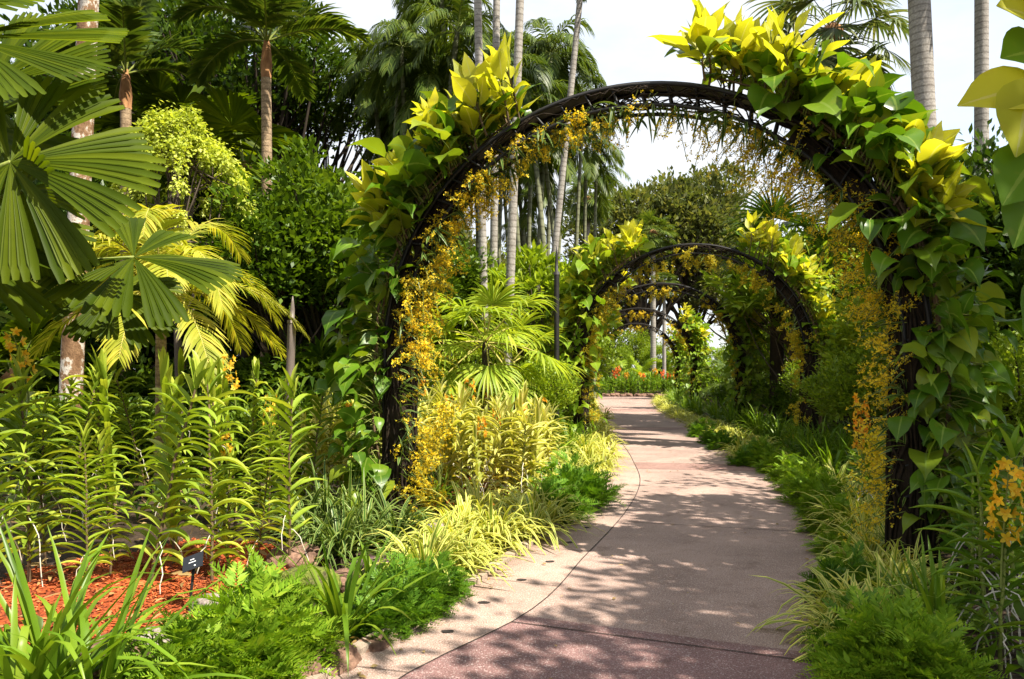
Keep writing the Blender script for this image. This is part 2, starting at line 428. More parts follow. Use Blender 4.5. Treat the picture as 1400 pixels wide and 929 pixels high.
def grass_clump(n, L, W, mat, el=(.5, 1.45), droop=(.8, 1.9), rad=.06, prof=BLADE, fold=.3):
    mb = MB()
    az = R_(0, 2 * PI, n); e = R_(el[0], el[1], n)
    P = np.stack([np.cos(az) * R_(0, rad, n), np.sin(az) * R_(0, rad, n), np.zeros(n)], 1)
    D = az_dir(az + R_(-.4, .4, n), e)
    mb.strips(P, D, sides(D, R_(-.35, .35, n)), R_(.6, 1.1, n) * L, W * R_(.7, 1.1, n), prof, R_(droop[0], droop[1], n), fold)
    return [('leaves', mb.mesh('leaves', M[mat]))]


def flower_mesh(pos, out_dir, size, mat, name='flowers'):
    mb = MB(); n = len(pos)
    D0 = nrm(out_dir)
    A = sides(D0); B = np.cross(A, D0)
    ph = R_(0, 2 * PI, n)
    for k in range(5):
        a = ph + k * 2 * PI / 5 + R_(-.15, .15, n)
        D = nrm(A * np.cos(a)[:, None] + B * np.sin(a)[:, None] + D0 * .35)
        S = nrm(np.cross(D, D0))
        mb.strips(pos, D, S, size * R_(.85, 1.15, n), size * .27, PETAL, .15, .25)
    # the lip
    D = nrm(D0 + B * -.4)
    mb.strips(pos, D, sides(D), size * .5, size * .16, PETAL, .5, .5)
    return mb.mesh(name, M[mat])


def spike(h0, h1, n, size, mat, lean=(.0, .0), stem='stem', spread=.05, each=True):
    """an upright flower spike from h0 to h1"""
    st = MB(); k = 6
    t = np.linspace(0, 1, k)
    pts = np.stack([lean[0] * t ** 1.5, lean[1] * t ** 1.5, h0 + (h1 - h0) * t], 1)
    st.tube(pts, np.linspace(.006, .003, k), 5, cap=False)
    tt = np.linspace(.35, 1, n)
    P = np.stack([np.interp(tt, t, pts[:, i]) for i in range(3)], 1)
    az = np.arange(n) * 2.4 + R_(-.4, .4, n)
    D = az_dir(az, R_(-.2, .4, n))
    Q = P + D * (spread * R_(.7, 1.2, n))[:, None]
    for p, q in zip(P, Q): st.tube([p, (p + q) / 2 + [0, 0, .006], q], .0022, 4, cap=False)
    fl = [('flower', flower_mesh(Q[i:i + 1], D[i:i + 1], size * R_(.85, 1.1), mat, 'flower')) for i in range(n)] if each else [('flowers', flower_mesh(Q, D, size, mat))]
    return ('flower_spike', st.mesh('flower_spike', M[stem]), fl)


def orchid(h, nl, ll, lw, mat, roots=5, bare=.25, lean=.12, plane=None, spk=None, nstem=1):
    stm = MB(); lf = MB(); rt = MB()
    for s in range(nstem):
        x0, y0 = (0, 0) if nstem == 1 else R_(-.13, .13, 2)
        hh = h * R_(.72, 1.0) if s else h
        la = R_(0, 2 * PI); ln = lean * R_(.3, 1.2) * hh
        k = 9; t = np.linspace(0, 1, k)
        pts = np.stack([x0 + math.cos(la) * ln * t ** 1.6, y0 + math.sin(la) * ln * t ** 1.6, hh * t], 1)
        pts[1:-1] += R_(-.008, .008, (k - 2, 3))
        stm.tube(pts, np.linspace(.012, .007, k), 6, cap=False)
        n = max(6, int(nl * hh / h))
        tt = np.linspace(bare, 1, n)
        P = np.stack([np.interp(tt, t, pts[:, i]) for i in range(3)], 1)
        dr_ = R_(.6, 1.5)
        pa = (plane if plane is not None else R_(-.55, .55)) + R_(-.1, .1)
        az = pa + (np.arange(n) % 2) * PI + R_(-.28, .28, n)
        el = np.where(tt > .9, 1.15, R_(.4, .95, n)) + np.where(tt > .95, .15, 0)
        D = az_dir(az, el)
        L = ll * R_(.8, 1.12, n) * np.where(tt > .9, .75, 1) * np.clip(.75 + (tt - bare) * 1.5, .75, 1)
        lf.strips(P, D, sides(D, R_(-.2, .2, n)), L, lw * R_(.85, 1.1, n), STRAP, dr_ * R_(.75, 1.3, n) * np.where(tt > .9, .5, 1), R_(.45, .95, n))
        for q in range(roots):
            t0 = R_(.18, .6); p0 = np.array([np.interp(t0, t, pts[:, i]) for i in range(3)])
            a = R_(0, 2 * PI); rl = R_(.10, .28)
            end = p0 + np.array([math.cos(a) * rl, math.sin(a) * rl, -min(p0[2], R_(.25, .6)) * .98])
            m = p0 + np.array([math.cos(a) * rl * .75, math.sin(a) * rl * .75, -.04])
            u = np.linspace(0, 1, 8)[:, None]
            bz = (1 - u) ** 2 * p0 + 2 * u * (1 - u) * m + u ** 2 * end
            bz[1:-1] += R_(-.012, .012, (6, 3))
            rt.tube(bz, .0038, 5, cap=False)
    parts = [('stem', stm.mesh('stem', M['brown_stem' if nl >= 36 else 'stem'])), ('leaves', lf.mesh('leaves', M[mat]))]
    if roots: parts.append(('aerial_root', rt.mesh('aerial_root', M['root'])))
    if spk: parts.append(spk)
    return parts


def bez(p0, p1, p2, k):
    u = np.linspace(0, 1, k)[:, None]
    return (1 - u) ** 2 * np.asarray(p0) + 2 * u * (1 - u) * np.asarray(p1) + u ** 2 * np.asarray(p2)


def leafy(center_fn, M_cl, per, L, W, mat, cl_r, trunk=None, bark='bark', fold=.3, broad=False, upb=.3, droopy=0.0, stem_name='trunk', crown_name='crown', flat=.7, branch_r=.5):
    """crown made of many separate leaves gathered round twig ends; center_fn gives the twig ends"""
    ends = center_fn(M_cl)
    lf = MB(); n = M_cl * per
    ci = np.repeat(np.arange(M_cl), per)
    off = rng.normal(0, 1, (n, 3)); off = nrm(off) * (R_(0, 1, n) ** .45)[:, None]
    off[:, 2] *= flat
    cr = cl_r * R_(.45, 1.5, M_cl)
    P = ends[ci] + off * cr[ci][:, None]
    out = nrm(ends - np.array([0, 0, ends[:, 2].mean() * .8]))
    D = nrm(off * .8 + out[ci] * .5 + rng.normal(0, .45, (n, 3)) + np.array([0, 0, upb - droopy]))
    S = sides(D, rng.normal(0, .55, n))
    if broad:
        lf.strips(P, D, S, L * R_(.7, 1.2, n), W * R_(.8, 1.15, n), [.15, 1, .75, .04], R_(.2, .8, n), fold)
    else:
        lf.rhombs(P, D, S, L * R_(.65, 1.25, n), W * R_(.8, 1.2, n), fold)
    parts = []
    br = MB()
    if trunk:
        th, tr_, bendx = trunk
        k = 8; t = np.linspace(0, 1, k)
        tp = np.stack([bendx * np.sin(t * 2.2) * .5, bendx * .6 * np.sin(t * 3 + 1) * .3 - bendx * .15, th * t], 1); tp[0, :2] = 0
        br.tube(tp, tr_ * (1.15 - .6 * t), 8, cap=False)
        top = tp[-1]
        for i in rng.permutation(M_cl)[:max(6, int(M_cl * branch_r))]:
            s0 = tp[rng.integers(3, k)] if R_(0, 1) < .7 else top
            e = ends[i]; midp = (s0 * .45 + e * .55) + np.array([0, 0, -.12 * np.linalg.norm(e - s0)]) + R_(-.1, .1, 3) * np.linalg.norm(e - s0)
            br.tube(bez(s0, midp, e, 6), np.linspace(tr_ * .33, tr_ * .05 + .004, 6), 5, cap=False)
        parts.append((stem_name, br.mesh(stem_name, M[bark])))
    parts.append((crown_name, lf.mesh(crown_name, M[mat])))
    return parts


def ell(rx, ry, rz, cz, inner=.35, lobes=5, low=-.6):
    """twig ends in a lumpy ellipsoid"""
    lb = nrm(rng.normal(0, 1, (lobes, 3))); lr = R_(.75, 1.15, lobes)

    def f(n):
        d = nrm(rng.normal(0, 1, (n * 3, 3)))
        d = d[d[:, 2] > low][:n]
        while len(d) < n: d = np.concatenate([d, d])[:n]
        w = (d @ lb.T); g = .58 + .55 * np.max(np.clip(w, 0, 1) ** 3 * lr, 1)
        r = (R_(inner ** 2, 1, n) ** .5) * g
        p = d * r[:, None] * np.array([rx, ry, rz]); p[:, 2] += cz
        return p
    return f


def fern_mound(r, h, n, mat, L=.10):
    """a loose mound of flat feathery sprays"""
    mb = MB()
    a = R_(0, 2 * PI, n); q = R_(0, 1, n) ** .55
    lump = 1 + .32 * np.sin(a * 3 + R_(0, 6)) + .22 * np.sin(a * 7 + R_(0, 6))
    P0 = np.stack([np.cos(a) * q * r * lump, np.sin(a) * q * r * lump, h * (1 - .75 * q ** 2) * R_(.25, 1.1, n) * lump], 1)
    D = nrm(np.stack([np.cos(a) * (q + .15), np.sin(a) * (q + .15), .95 - .5 * q], 1) + rng.normal(0, .38, (n, 3)))
    LL = L * R_(.6, 1.6, n); S = sides(D, R_(-.7, .7, n)); Nn = np.cross(S, D)
    K = 9
    for k in range(K):
        t = (k + .6) / K
        c = P0 + D * (LL * t)[:, None] - np.array([0, 0, 1]) * (LL * .30 * t * t)[:, None]
        ll = LL * .46 * (1 - t * .72)
        for sg in (-1, 1):
            d = nrm(D * 1.0 + S * sg + Nn * .15 + rng.normal(0, .16, (n, 3)))
            mb.rhombs(c, d, np.cross(d, Nn), ll, ll * .15, .25)
    return [('foliage', mb.mesh('foliage', M[mat]))]


def frond_into(mb, rach, base, az, el, L, droop, nleaf, ll, lw, mat_mid=False, ldroop=.9, plum=0.0, lean=.9, vshape=.35, rr=.012, gap=.16):
    """one feather frond: rachis tube into rach, leaflets into mb"""
    k = 12; t = np.linspace(0, 1, k)
    d0 = az_dir(np.array([az]), np.array([el]))[0]
    dirs = nrm(d0[None] + (droop * t ** 1.3)[:, None] * np.array([0, 0, -1.0]))
    pts = base + np.concatenate([[np.zeros(3)], np.cumsum((dirs[1:] + dirs[:-1]) * .5 * L / (k - 1), 0)])
    rach.tube(pts, np.linspace(rr, rr * .25, k), 5, cap=False)
    u = np.linspace(gap, 1, nleaf)
    P = np.stack([np.interp(u, t, pts[:, i]) for i in range(3)], 1)
    T = nrm(np.stack([np.interp(u, t, dirs[:, i]) for i in range(3)], 1))
    sd = sides(d0[None], 0)[0]
    S = nrm(np.cross(T, np.cross(sd, T))); Nn = np.cross(S, T)
    env = np.sin(np.clip(.18 + .82 * (u - gap) / (1 - gap), 0, 1) * PI * .93) ** .6
    for sg in (-1, 1):
        D = nrm(S * sg + T * lean * (.6 + u[:, None] * .8) + Nn * (vshape + rng.normal(0, .1 + plum, (nleaf, 1))) + rng.normal(0, .06, (nleaf, 3)))
        Sd = nrm(np.cross(D, Nn))
        mb.strips(P, D, Sd, ll * env * R_(.9, 1.1, nleaf), lw * (.6 + .4 * env), [.5, 1, .75, .05], ldroop * R_(.7, 1.3, nleaf), .25, mid=mat_mid)
    return pts


def feather_palm(h, tr_, nf, fl, mat, bark, droop=(1.2, 2.2), el=(-.2, 1.3), nleaf=34, ll=.55, lw=.022, ldroop=1.0, shaft=None, lean=0.0, stem='stem', each=False, fat=False, plum=0.0):
    k = 12; t = np.linspace(0, 1, k); la = R_(0, 2 * PI)
    pts = np.stack([math.cos(la) * lean * t ** 2, math.sin(la) * lean * t ** 2, h * t], 1)
    tk = MB(); rad = tr_ * (1.25 - .35 * t ** .35); rad[0] *= 1.25
    tk.tube(pts, rad, 10, cap=False)
    parts = [('trunk', tk.mesh('trunk', M[bark]))]
    if shaft:
        sm = MB(); sl, smat = shaft
        sm.tube(pts[-1] + np.array([[0, 0, -.02], [0, 0, sl * .3], [0, 0, sl * .7], [0, 0, sl]]), [tr_ * .95, tr_ * 1.12, tr_ * .8, tr_ * .35], 8)
        parts.append(('crownshaft', sm.mesh('crownshaft', M[smat])))
        top = pts[-1] + np.array([0, 0, sl * .85])
    else:
        top = pts[-1]
    mb = MB(); rc = MB()
    for i in range(nf):
        if each: mb = MB(); rc = MB()
        e = el[1] + (el[0] - el[1]) * ((i + .5) / nf)
        frond_into(mb, rc, top, i * 2.4 + R_(-.3, .3), e, fl * R_(.85, 1.1), R_(*droop), nleaf, ll, lw, fat, ldroop, plum=plum, rr=.02 if h > 3 else .012)
        if each: parts.append(('frond', mb.mesh('frond', M[mat]), [('rachis', rc.mesh('rachis', M[stem]))]))
    if not each:
        parts.append(('crown', mb.mesh('crown', M[mat]), [('rachis', rc.mesh('rachis', M[stem]))]))
    return parts


def fan_leaf(mb, hub, axis, normal, Rr, span, groups, pleats, droop=.3, gap=.12, trunc=True, tiltv=.12, foldv=.35, split=.0):
    axis = nrm(axis); normal = nrm(normal - axis * np.dot(normal, axis)); sv = np.cross(axis, normal)
    ga = span / groups
    for g in range(groups):
        ac = -span / 2 + (g + .5) * ga
        tl = R_(-tiltv, tiltv); dg = R_(.45, 1.7)
        da = ga * (1 - gap) / pleats
        a = ac + (np.arange(pleats) - (pleats - 1) / 2) * da
        D = nrm(np.cos(a)[:, None] * axis + np.sin(a)[:, None] * sv + normal * tl)
        S = np.cross(D, normal)
        L = Rr * R_(.94, 1.04) * (1 - .10 * abs(ac) / (span / 2 + 1e-6)) * R_(.985, 1.015, pleats)
        w = np.tan(da / 2) * Rr * .99
        if trunc:
            prof = [.02, .17, .33, .5, .67, .84, .97, .55]
        else:
            prof = [.04, .22, .40, .50, .46, .36, .22, .03]
        mb.strips(np.tile(hub, (pleats, 1)), D, S, L, w, prof, droop * dg + (0 if trunc else R_(-.15, .5, pleats)), foldv, dexp=1.6 if trunc else 2.2)


def fan_palm(h, tr_, nl, Rr, pl, mat, bark, el=(-.6, 1.3), span=4.6, groups=10, pleats=4, trunc=False, droop=.5, each=False, stem='stem', fibre=True, lean=0.0, tiltv=.12, skirt=0):
    k = 8; t = np.linspace(0, 1, k); la = R_(0, 2 * PI)
    pts = np.stack([math.cos(la) * lean * t ** 2, math.sin(la) * lean * t ** 2, h * t], 1)
    parts = []
    if h > .05:
        tk = MB(); tk.tube(pts, tr_ * (1.2 - .35 * t), 9, cap=False); parts.append(('trunk', tk.mesh('trunk', M[bark])))
    top = pts[-1]
    if fibre:
        fb = MB(); fb.tube(top + np.array([[0, 0, -.28], [0, 0, -.1], [0, 0, .06], [0, 0, .2]]), np.array([.9, 1.7, 1.5, .5]) * tr_, 9)
        parts.append(('leaf_base', fb.mesh('leaf_base', M['fibre'])))
    mb = MB(); pe = MB()
    for i in range(nl + skirt):
        dead = i >= nl
        if each: mb = MB(); pe = MB()
        e = el[1] + (el[0] - el[1]) * ((i + .5) / nl) if not dead else R_(-1.4, -1.0)
        az = i * 2.4 + R_(-.3, .3)
        d = az_dir(np.array([az]), np.array([e]))[0]
        L = pl * R_(.8, 1.15) * (.6 if dead else 1)
        hub = top + d * L + np.array([0, 0, -.12 * L])
        pe.tube(bez(top, top + d * L * .5 + [0, 0, .03], hub, 5), np.linspace(.018, .010, 5), 5, cap=False)
        ax = nrm(d + np.array([0, 0, -.45])); nm = nrm(np.cross(sides(d[None])[0], ax))
        fan_leaf(mb, hub, ax, nm, Rr * R_(.85, 1.1), span, groups, pleats, droop, .06, trunc, tiltv)
        if each: parts.append(('fan_leaf', mb.mesh('fan_leaf', M[mat]), [('petiole', pe.mesh('petiole', M[stem]))]))
    if not each: parts.append(('crown', mb.mesh('crown', M[mat]), [('petiole', pe.mesh('petiole', M[stem]))]))
    return parts


def rock(seed, mat, sx=1, sy=1, sz=.7):
    bm = bmesh.new(); bmesh.ops.create_icosphere(bm, subdivisions=4, radius=1)
    off = Vector((seed * 3.1, seed * 1.7, seed))
    for v in bm.verts:
        n = v.co.normalized()
        r = 1 + .32 * mnoise.noise(n * 1.3 + off) + .16 * mnoise.noise(n * 3.1 + off) + .06 * mnoise.noise(n * 8 + off)
        c = n * r
        c.z = min(c.z, .78 + .12 * mnoise.noise(n * 2 + off))
        v.co = Vector((c.x * sx, c.y * sy, c.z * sz))
    me = bpy.data.meshes.new('rock'); bm.to_mesh(me); bm.free()
    me.polygons.foreach_set('use_smooth', np.ones(len(me.polygons), bool)); me.materials.append(M[mat])
    return me


# ------------------------------------------------------------------ SETTING: ground, path, kerbs, mulch
def grid_mesh(xs, ys, zf, name, mat):
    X, Y = np.meshgrid(xs, ys)
    V = np.stack([X, Y, zf(X, Y)], -1)
    idx = np.arange(X.size).reshape(X.shape)
    f = np.stack([idx[:-1, :-1], idx[:-1, 1:], idx[1:, 1:], idx[1:, :-1]], -1)
    mb = MB(); mb.add(V, f, np.stack([X, Y], -1).reshape(-1, 2))
    return mb.mesh(name, mat)


xs = np.concatenate([[-2000, -400, -120, -60], np.arange(-30, -8, 1.0), np.arange(-8, 10, .18), np.arange(10, 34, 1.0), [60, 120, 400, 2000]])
ys = np.concatenate([[-400, -60, -20], np.arange(-8, 0, .8), np.arange(0, 18, .18), np.arange(18, 50, .5), np.arange(50, 90, 4), [120, 300, 900, 3000]])
struct('ground', grid_mesh(xs, ys, ground_z, 'ground', M['soil']))


def path_rows():
    Yc = np.concatenate([np.arange(-5.5, 14, .25), np.arange(14, 37.5, .5)])
    rows = []
    for y in Yc:
        xc = .5 * (XL(y) + XR(y)); m = (.5 * (XL(y + .4) + XR(y + .4)) - .5 * (XL(y - .4) + XR(y - .4))) / .8

        def hit(fn):
            yy = y
            for _ in range(12): yy = y - m * (fn(yy) - xc) * .9 - 0 + .0
            return float(fn(yy)), yy
        rows.append((hit(XL), hit(XM), hit(XR), y))
    return rows


rows = path_rows()
mb = MB(); V = []; UV = []
for l, mm, r, y in rows:
    V += [[l[0], l[1], 0], [mm[0], mm[1], 0], [mm[0], mm[1], 0], [r[0], r[1], 0]]
    UV += [[-1, y], [-.5, y], [.5, y], [1, y]]
n = len(rows); idx = np.arange(n * 4).reshape(n, 4)
f = np.concatenate([np.stack([idx[:-1, a], idx[:-1, a + 1], idx[1:, a + 1], idx[1:, a]], -1) for a in (0, 2)])
mb.add(V, f, UV)
# the far turn to the left, a few millimetres lower
mb.add([[-14, 36.6, -.006], [7.5, 36.6, -.006], [7.5, 41.3, -.006], [-14, 41.6, -.006]], [[0, 1, 2, 3]], [[1, 35], [1, 35], [1, 35], [1, 35]])
struct('path', mb.mesh('path', M['path'], False))


def ribbon(pts, w, z, h, name, mat, one_side=0):
    """flat or raised band following pts"""
    pts = np.asarray(pts, float); T = nrm(np.gradient(pts, axis=0)); Nn = np.stack([T[:, 1], -T[:, 0]], 1)
    a = pts - Nn * (w * (.5 if not one_side else (1 if one_side < 0 else 0)))[..., None] if False else None
    lo = pts + Nn * (-w / 2 + one_side * w / 2); hi = pts + Nn * (w / 2 + one_side * w / 2)
    k = len(pts); zz = np.ones(k)
    mb = MB()
    if h:
        V = np.stack([np.c_[lo, zz * (z - .1)], np.c_[lo, zz * (z + h)], np.c_[hi, zz * (z + h)], np.c_[hi, zz * (z - .1)]], 1)
        c = 4
    else:
        V = np.stack([np.c_[lo, zz * z], np.c_[hi, zz * z]], 1); c = 2
    idx = np.arange(k * c).reshape(k, c)
    f = np.stack([idx[:-1, :-1], idx[:-1, 1:], idx[1:, 1:], idx[1:, :-1]], -1)
    mb.add(V, f, np.zeros((k * c, 2)))
    return mb.mesh(name, M[mat], False)


struct('path_joint', ribbon([r[1] for r in rows], .009, .004, 0, 'path_joint', 'joint'))
for y in (4.25, 7.2, 11.2, 12.0, 15.2, 18.5, 19.5, 23.0, 27, 28.5, 33):
    r = min(rows, key=lambda q: abs(q[3] - y))
    struct('path_joint', ribbon([r[1], r[2]], .010, .005, 0, 'path_joint', 'joint'))
for y in (2.2, 3.6, 4.9, 6.0, 7.6, 9.3, 11.2):
    r = min(rows, key=lambda q: abs(q[3] - y))
    struct('path_joint', ribbon([r[0], r[1]], .006, .005, 0, 'path_joint', 'joint'))
struct('kerb', ribbon([r[0] for r in rows if r[3] < 36], .085, 0, .035, 'kerb', 'kerb', -1))
struct('kerb', ribbon([r[2] for r in rows if r[3] < 36], .085, 0, .03, 'kerb', 'kerb', 1))
for px, py in ((612, 876), (662, 835), (713, 803), (752, 777), (779, 750), (802, 729), (820, 712), (833, 698), (846, 686)):
    g = on_ground(px, py); a = np.linspace(0, 2 * PI, 12, endpoint=False); rr = R_(.8, 1.15, 12)
    bm = bmesh.new()
    bm.faces.new([bm.verts.new((g[0] + math.cos(q) * .042 * k, g[1] + math.sin(q) * .024 * k, .006)) for q, k in zip(a, rr)])
    me = bpy.data.meshes.new('drain_hole'); bm.to_mesh(me); bm.free(); me.materials.append(M['joint'])
    struct('drain_hole', me)

# bark mulch: a sheet over the soil plus loose chips
def mulch_patch(pix, zoff=.012):
    P = np.array([on_ground(*p)[:2] for p in pix]); c = P.mean(0)
    V = []; rings = 9
    a = np.linspace(0, 2 * PI, 40, endpoint=False)
    ang = np.arctan2(P[:, 1] - c[1], P[:, 0] - c[0]); rad = np.hypot(P[:, 0] - c[0], P[:, 1] - c[1])
    o = np.argsort(ang); ang = ang[o]; rad = rad[o]
    rr = np.interp(a, np.r_[ang - 2 * PI, ang, ang + 2 * PI], np.r_[rad, rad, rad]) * (1 + .08 * np.sin(a * 5) + .05 * np.sin(a * 11))
    V = []
    for i in range(rings + 1):
        q = i / rings
        x = c[0] + np.cos(a) * rr * q; y = c[1] + np.sin(a) * rr * q
        V.append(np.stack([x, y, ground_z(x, y) + zoff + .035 * (1 - q ** 2) * (1 - q)], 1))
    V = np.array(V); idx = np.arange(V.shape[0] * 40).reshape(-1, 40); j = np.roll(idx, -1, 1)
    f = np.stack([idx[:-1], j[:-1], j[1:], idx[1:]], -1)
    mb = MB(); mb.add(V, f, np.zeros((V.shape[0] * 40, 2)))
    struct('mulch_bed', mb.mesh('mulch_bed', M['mulch']))
    N = 5200
    t = R_(0, 2 * PI, N); q = R_(0, 1.03, N) ** .5
    R0 = np.interp(t, np.r_[a, 2 * PI], np.r_[rr, rr[0]])
    x = c[0] + np.cos(t) * R0 * q; y = c[1] + np.sin(t) * R0 * q
    D = nrm(np.stack([rng.normal(0, 1, N), rng.normal(0, 1, N), rng.normal(0, .28, N)], 1))
    return np.stack([x, y, ground_z(x, y) + zoff + .035 * (1 - q ** 2) * (1 - q) + .008], 1), D


cp = MB()
for pix in ([(-40, 880), (60, 905), (190, 868), (290, 838), (400, 800), (420, 760), (330, 745), (160, 760), (20, 790)],
            [(560, 700), (620, 700), (700, 672), (690, 655), (600, 668)]):
    P, D = mulch_patch(pix)
    cp.strips(P, D, sides(D, rng.normal(0, .4, len(P))), R_(.012, .045, len(P)), R_(.003, .008, len(P)), [.8, 1, .6], .2, .2)
o = obj('wood_chips', cp.mesh('wood_chips', M['chip'])); o['kind'] = 'stuff'
o['label'] = 'loose red brown bark chips strewn over the planting beds'; o['category'] = 'wood chips'

# ------------------------------------------------------------------ ARCHES
AW, LEG = 4.48, 1.66
AR = AW / 2
ALEN = 2 * LEG + PI * AR


def arch_pt(u, rad=0.0):
    """local arch frame: x across, y along the path; returns points and outward normals"""
    s = np.atleast_1d(np.asarray(u, float)) * ALEN
    x = np.zeros_like(s); z = np.zeros_like(s); nx = np.zeros_like(s); nz = np.zeros_like(s)
    a = s < LEG; b = s > LEG + PI * AR; c = ~(a | b)
    x[a] = -AR; z[a] = s[a]; nx[a] = -1
    x[b] = AR; z[b] = ALEN - s[b]; nx[b] = 1
    th = PI - (s[c] - LEG) / AR
    x[c] = AR * np.cos(th); z[c] = LEG + AR * np.sin(th); nx[c] = np.cos(th); nz[c] = np.sin(th)
    Nn = np.stack([nx, 0 * nx, nz], 1)
    return np.stack([x, 0 * x, z], 1) + Nn * np.asarray(rad)[..., None] if np.ndim(rad) else np.stack([x, 0 * x, z], 1) + Nn * rad, Nn


def arch_parts():
    fr = MB(); u = np.linspace(0, 1, 90)
    for yy in (-.12, .12):
        p, _ = arch_pt(u, .0); fr.tube(p + [0, yy, 0], .018, 6)
        p, _ = arch_pt(u, -.17); fr.tube(p + [0, yy, 0], .017, 6)
    out = [('frame', fr.mesh('frame', M['black_metal']))]
    bd = MB(); p, Nn = arch_pt(u, .012)
    K = len(u)
    V = np.stack([p + [0, -.12, 0], p + [0, .12, 0], p + Nn * .012 + [0, .12, 0], p + Nn * .012 + [0, -.12, 0]], 1)
    idx = np.arange(K * 4).reshape(K, 4); j = np.roll(idx, -1, 1)
    bd.add(V, np.stack([idx[:-1], j[:-1], j[1:], idx[1:]], -1), np.zeros((K * 4, 2)))
    out.append(('top_band', bd.mesh('top_band', M['black_metal'], False)))
    for t in np.linspace(.02, .98, 44):
        rg = MB()
        a, n1 = arch_pt(t, 0.0); b, _ = arch_pt(t + .006, -.17)
        for yy in (-.12, .12): rg.tube([a[0] + [0, yy, 0], (a[0] + b[0]) / 2 + [0, yy, 0], b[0] + [0, yy, 0]], .011, 5, cap=False)
        rg.tube([a[0] + [0, -.12, 0], a[0], a[0] + [0, .12, 0]], .010, 5, cap=False)
        rg.tube([b[0] + [0, -.12, 0], b[0], b[0] + [0, .12, 0]], .010, 5, cap=False)
        out.append(('rung', rg.mesh('rung', M['black_metal'])))
    # dark fibrous root wrap up each leg
    for sg, (u0, u1) in ((-1, (0, .36)), (1, (.64, 1))):
        wr = MB(); k = 40; t = np.linspace(u0, u1, k)
        p, Nn = arch_pt(t, -.10)
        base = .115 if True else 0
        q = np.abs(t - (0 if sg < 0 else 1)) / .36
        rr = .16 * (1 - .45 * q) * (1 + .10 * np.sin(t * 150 + sg) + R_(-.16, .16, k))
        wr.tube(p, rr, 10)
        for i in range(60):
            ph = R_(0, 2 * PI); tt = np.linspace(u0 + R_(0, .02) * sg * -1 * 0, u0 + (u1 - u0) * R_(.5, 1) if sg < 0 else u1, 14)
            if sg > 0: tt = np.linspace(u1 - (u1 - u0) * R_(.5, 1), u1, 14)
            pp, nn = arch_pt(np.clip(tt, 0, 1), -.10)
            aa = ph + np.linspace(0, R_(-3.5, 3.5), 14) + rng.normal(0, .15, 14)
            rad = .165 * R_(.85, 1.15)
            fac = 1 - .45 * np.abs(tt - (0 if sg < 0 else 1)) / .36
            pp = pp + nn * (np.cos(aa) * rad * fac)[:, None] + np.array([0, 1, 0]) * (np.sin(aa) * rad * fac)[:, None]
            wr.tube(pp, R_(.006, .014), 5, cap=False)
        out.append(('root_wrap', wr.mesh('root_wrap', M['root_mat'])))
    tw = MB()
    for i in range(26):       # fine dry twigs wound round the bare top
        t = np.linspace(R_(.28, .5), R_(.5, .72), 30); pp, nn = arch_pt(t, -.06)
        aa = R_(0, 6) + np.linspace(0, R_(-16, 16), 30) + rng.normal(0, .2, 30)
        pp = pp + nn * (np.cos(aa) * .10)[:, None] + np.array([0, 1, 0]) * (np.sin(aa) * .15)[:, None]
        tw.tube(pp, R_(.003, .008), 4, cap=False)
    out.append(('twigs', tw.mesh('twigs', M['root_mat'])))
    return out


ARCH = arch_parts()


def arch_pose(l, r):
    l = np.asarray(l, float); r = np.asarray(r, float); mid = (l + r) / 2; d = r - l
    return (mid[0], mid[1], 0.0), math.atan2(d[1], d[0]), float(np.linalg.norm(d) / AW)


arches = [((-1.14, 6.9), (3.09, 5.44)), ((1.30, 15.0), (5.68, 13.7)), ((1.95, 20.9), (6.35, 19.9)), ((2.75, 29.2), (7.15, 28.2)), ((4.2, 38.4), (8.65, 37.7))]
WORD = ['nearest', 'second', 'third', 'fourth', 'farthest']


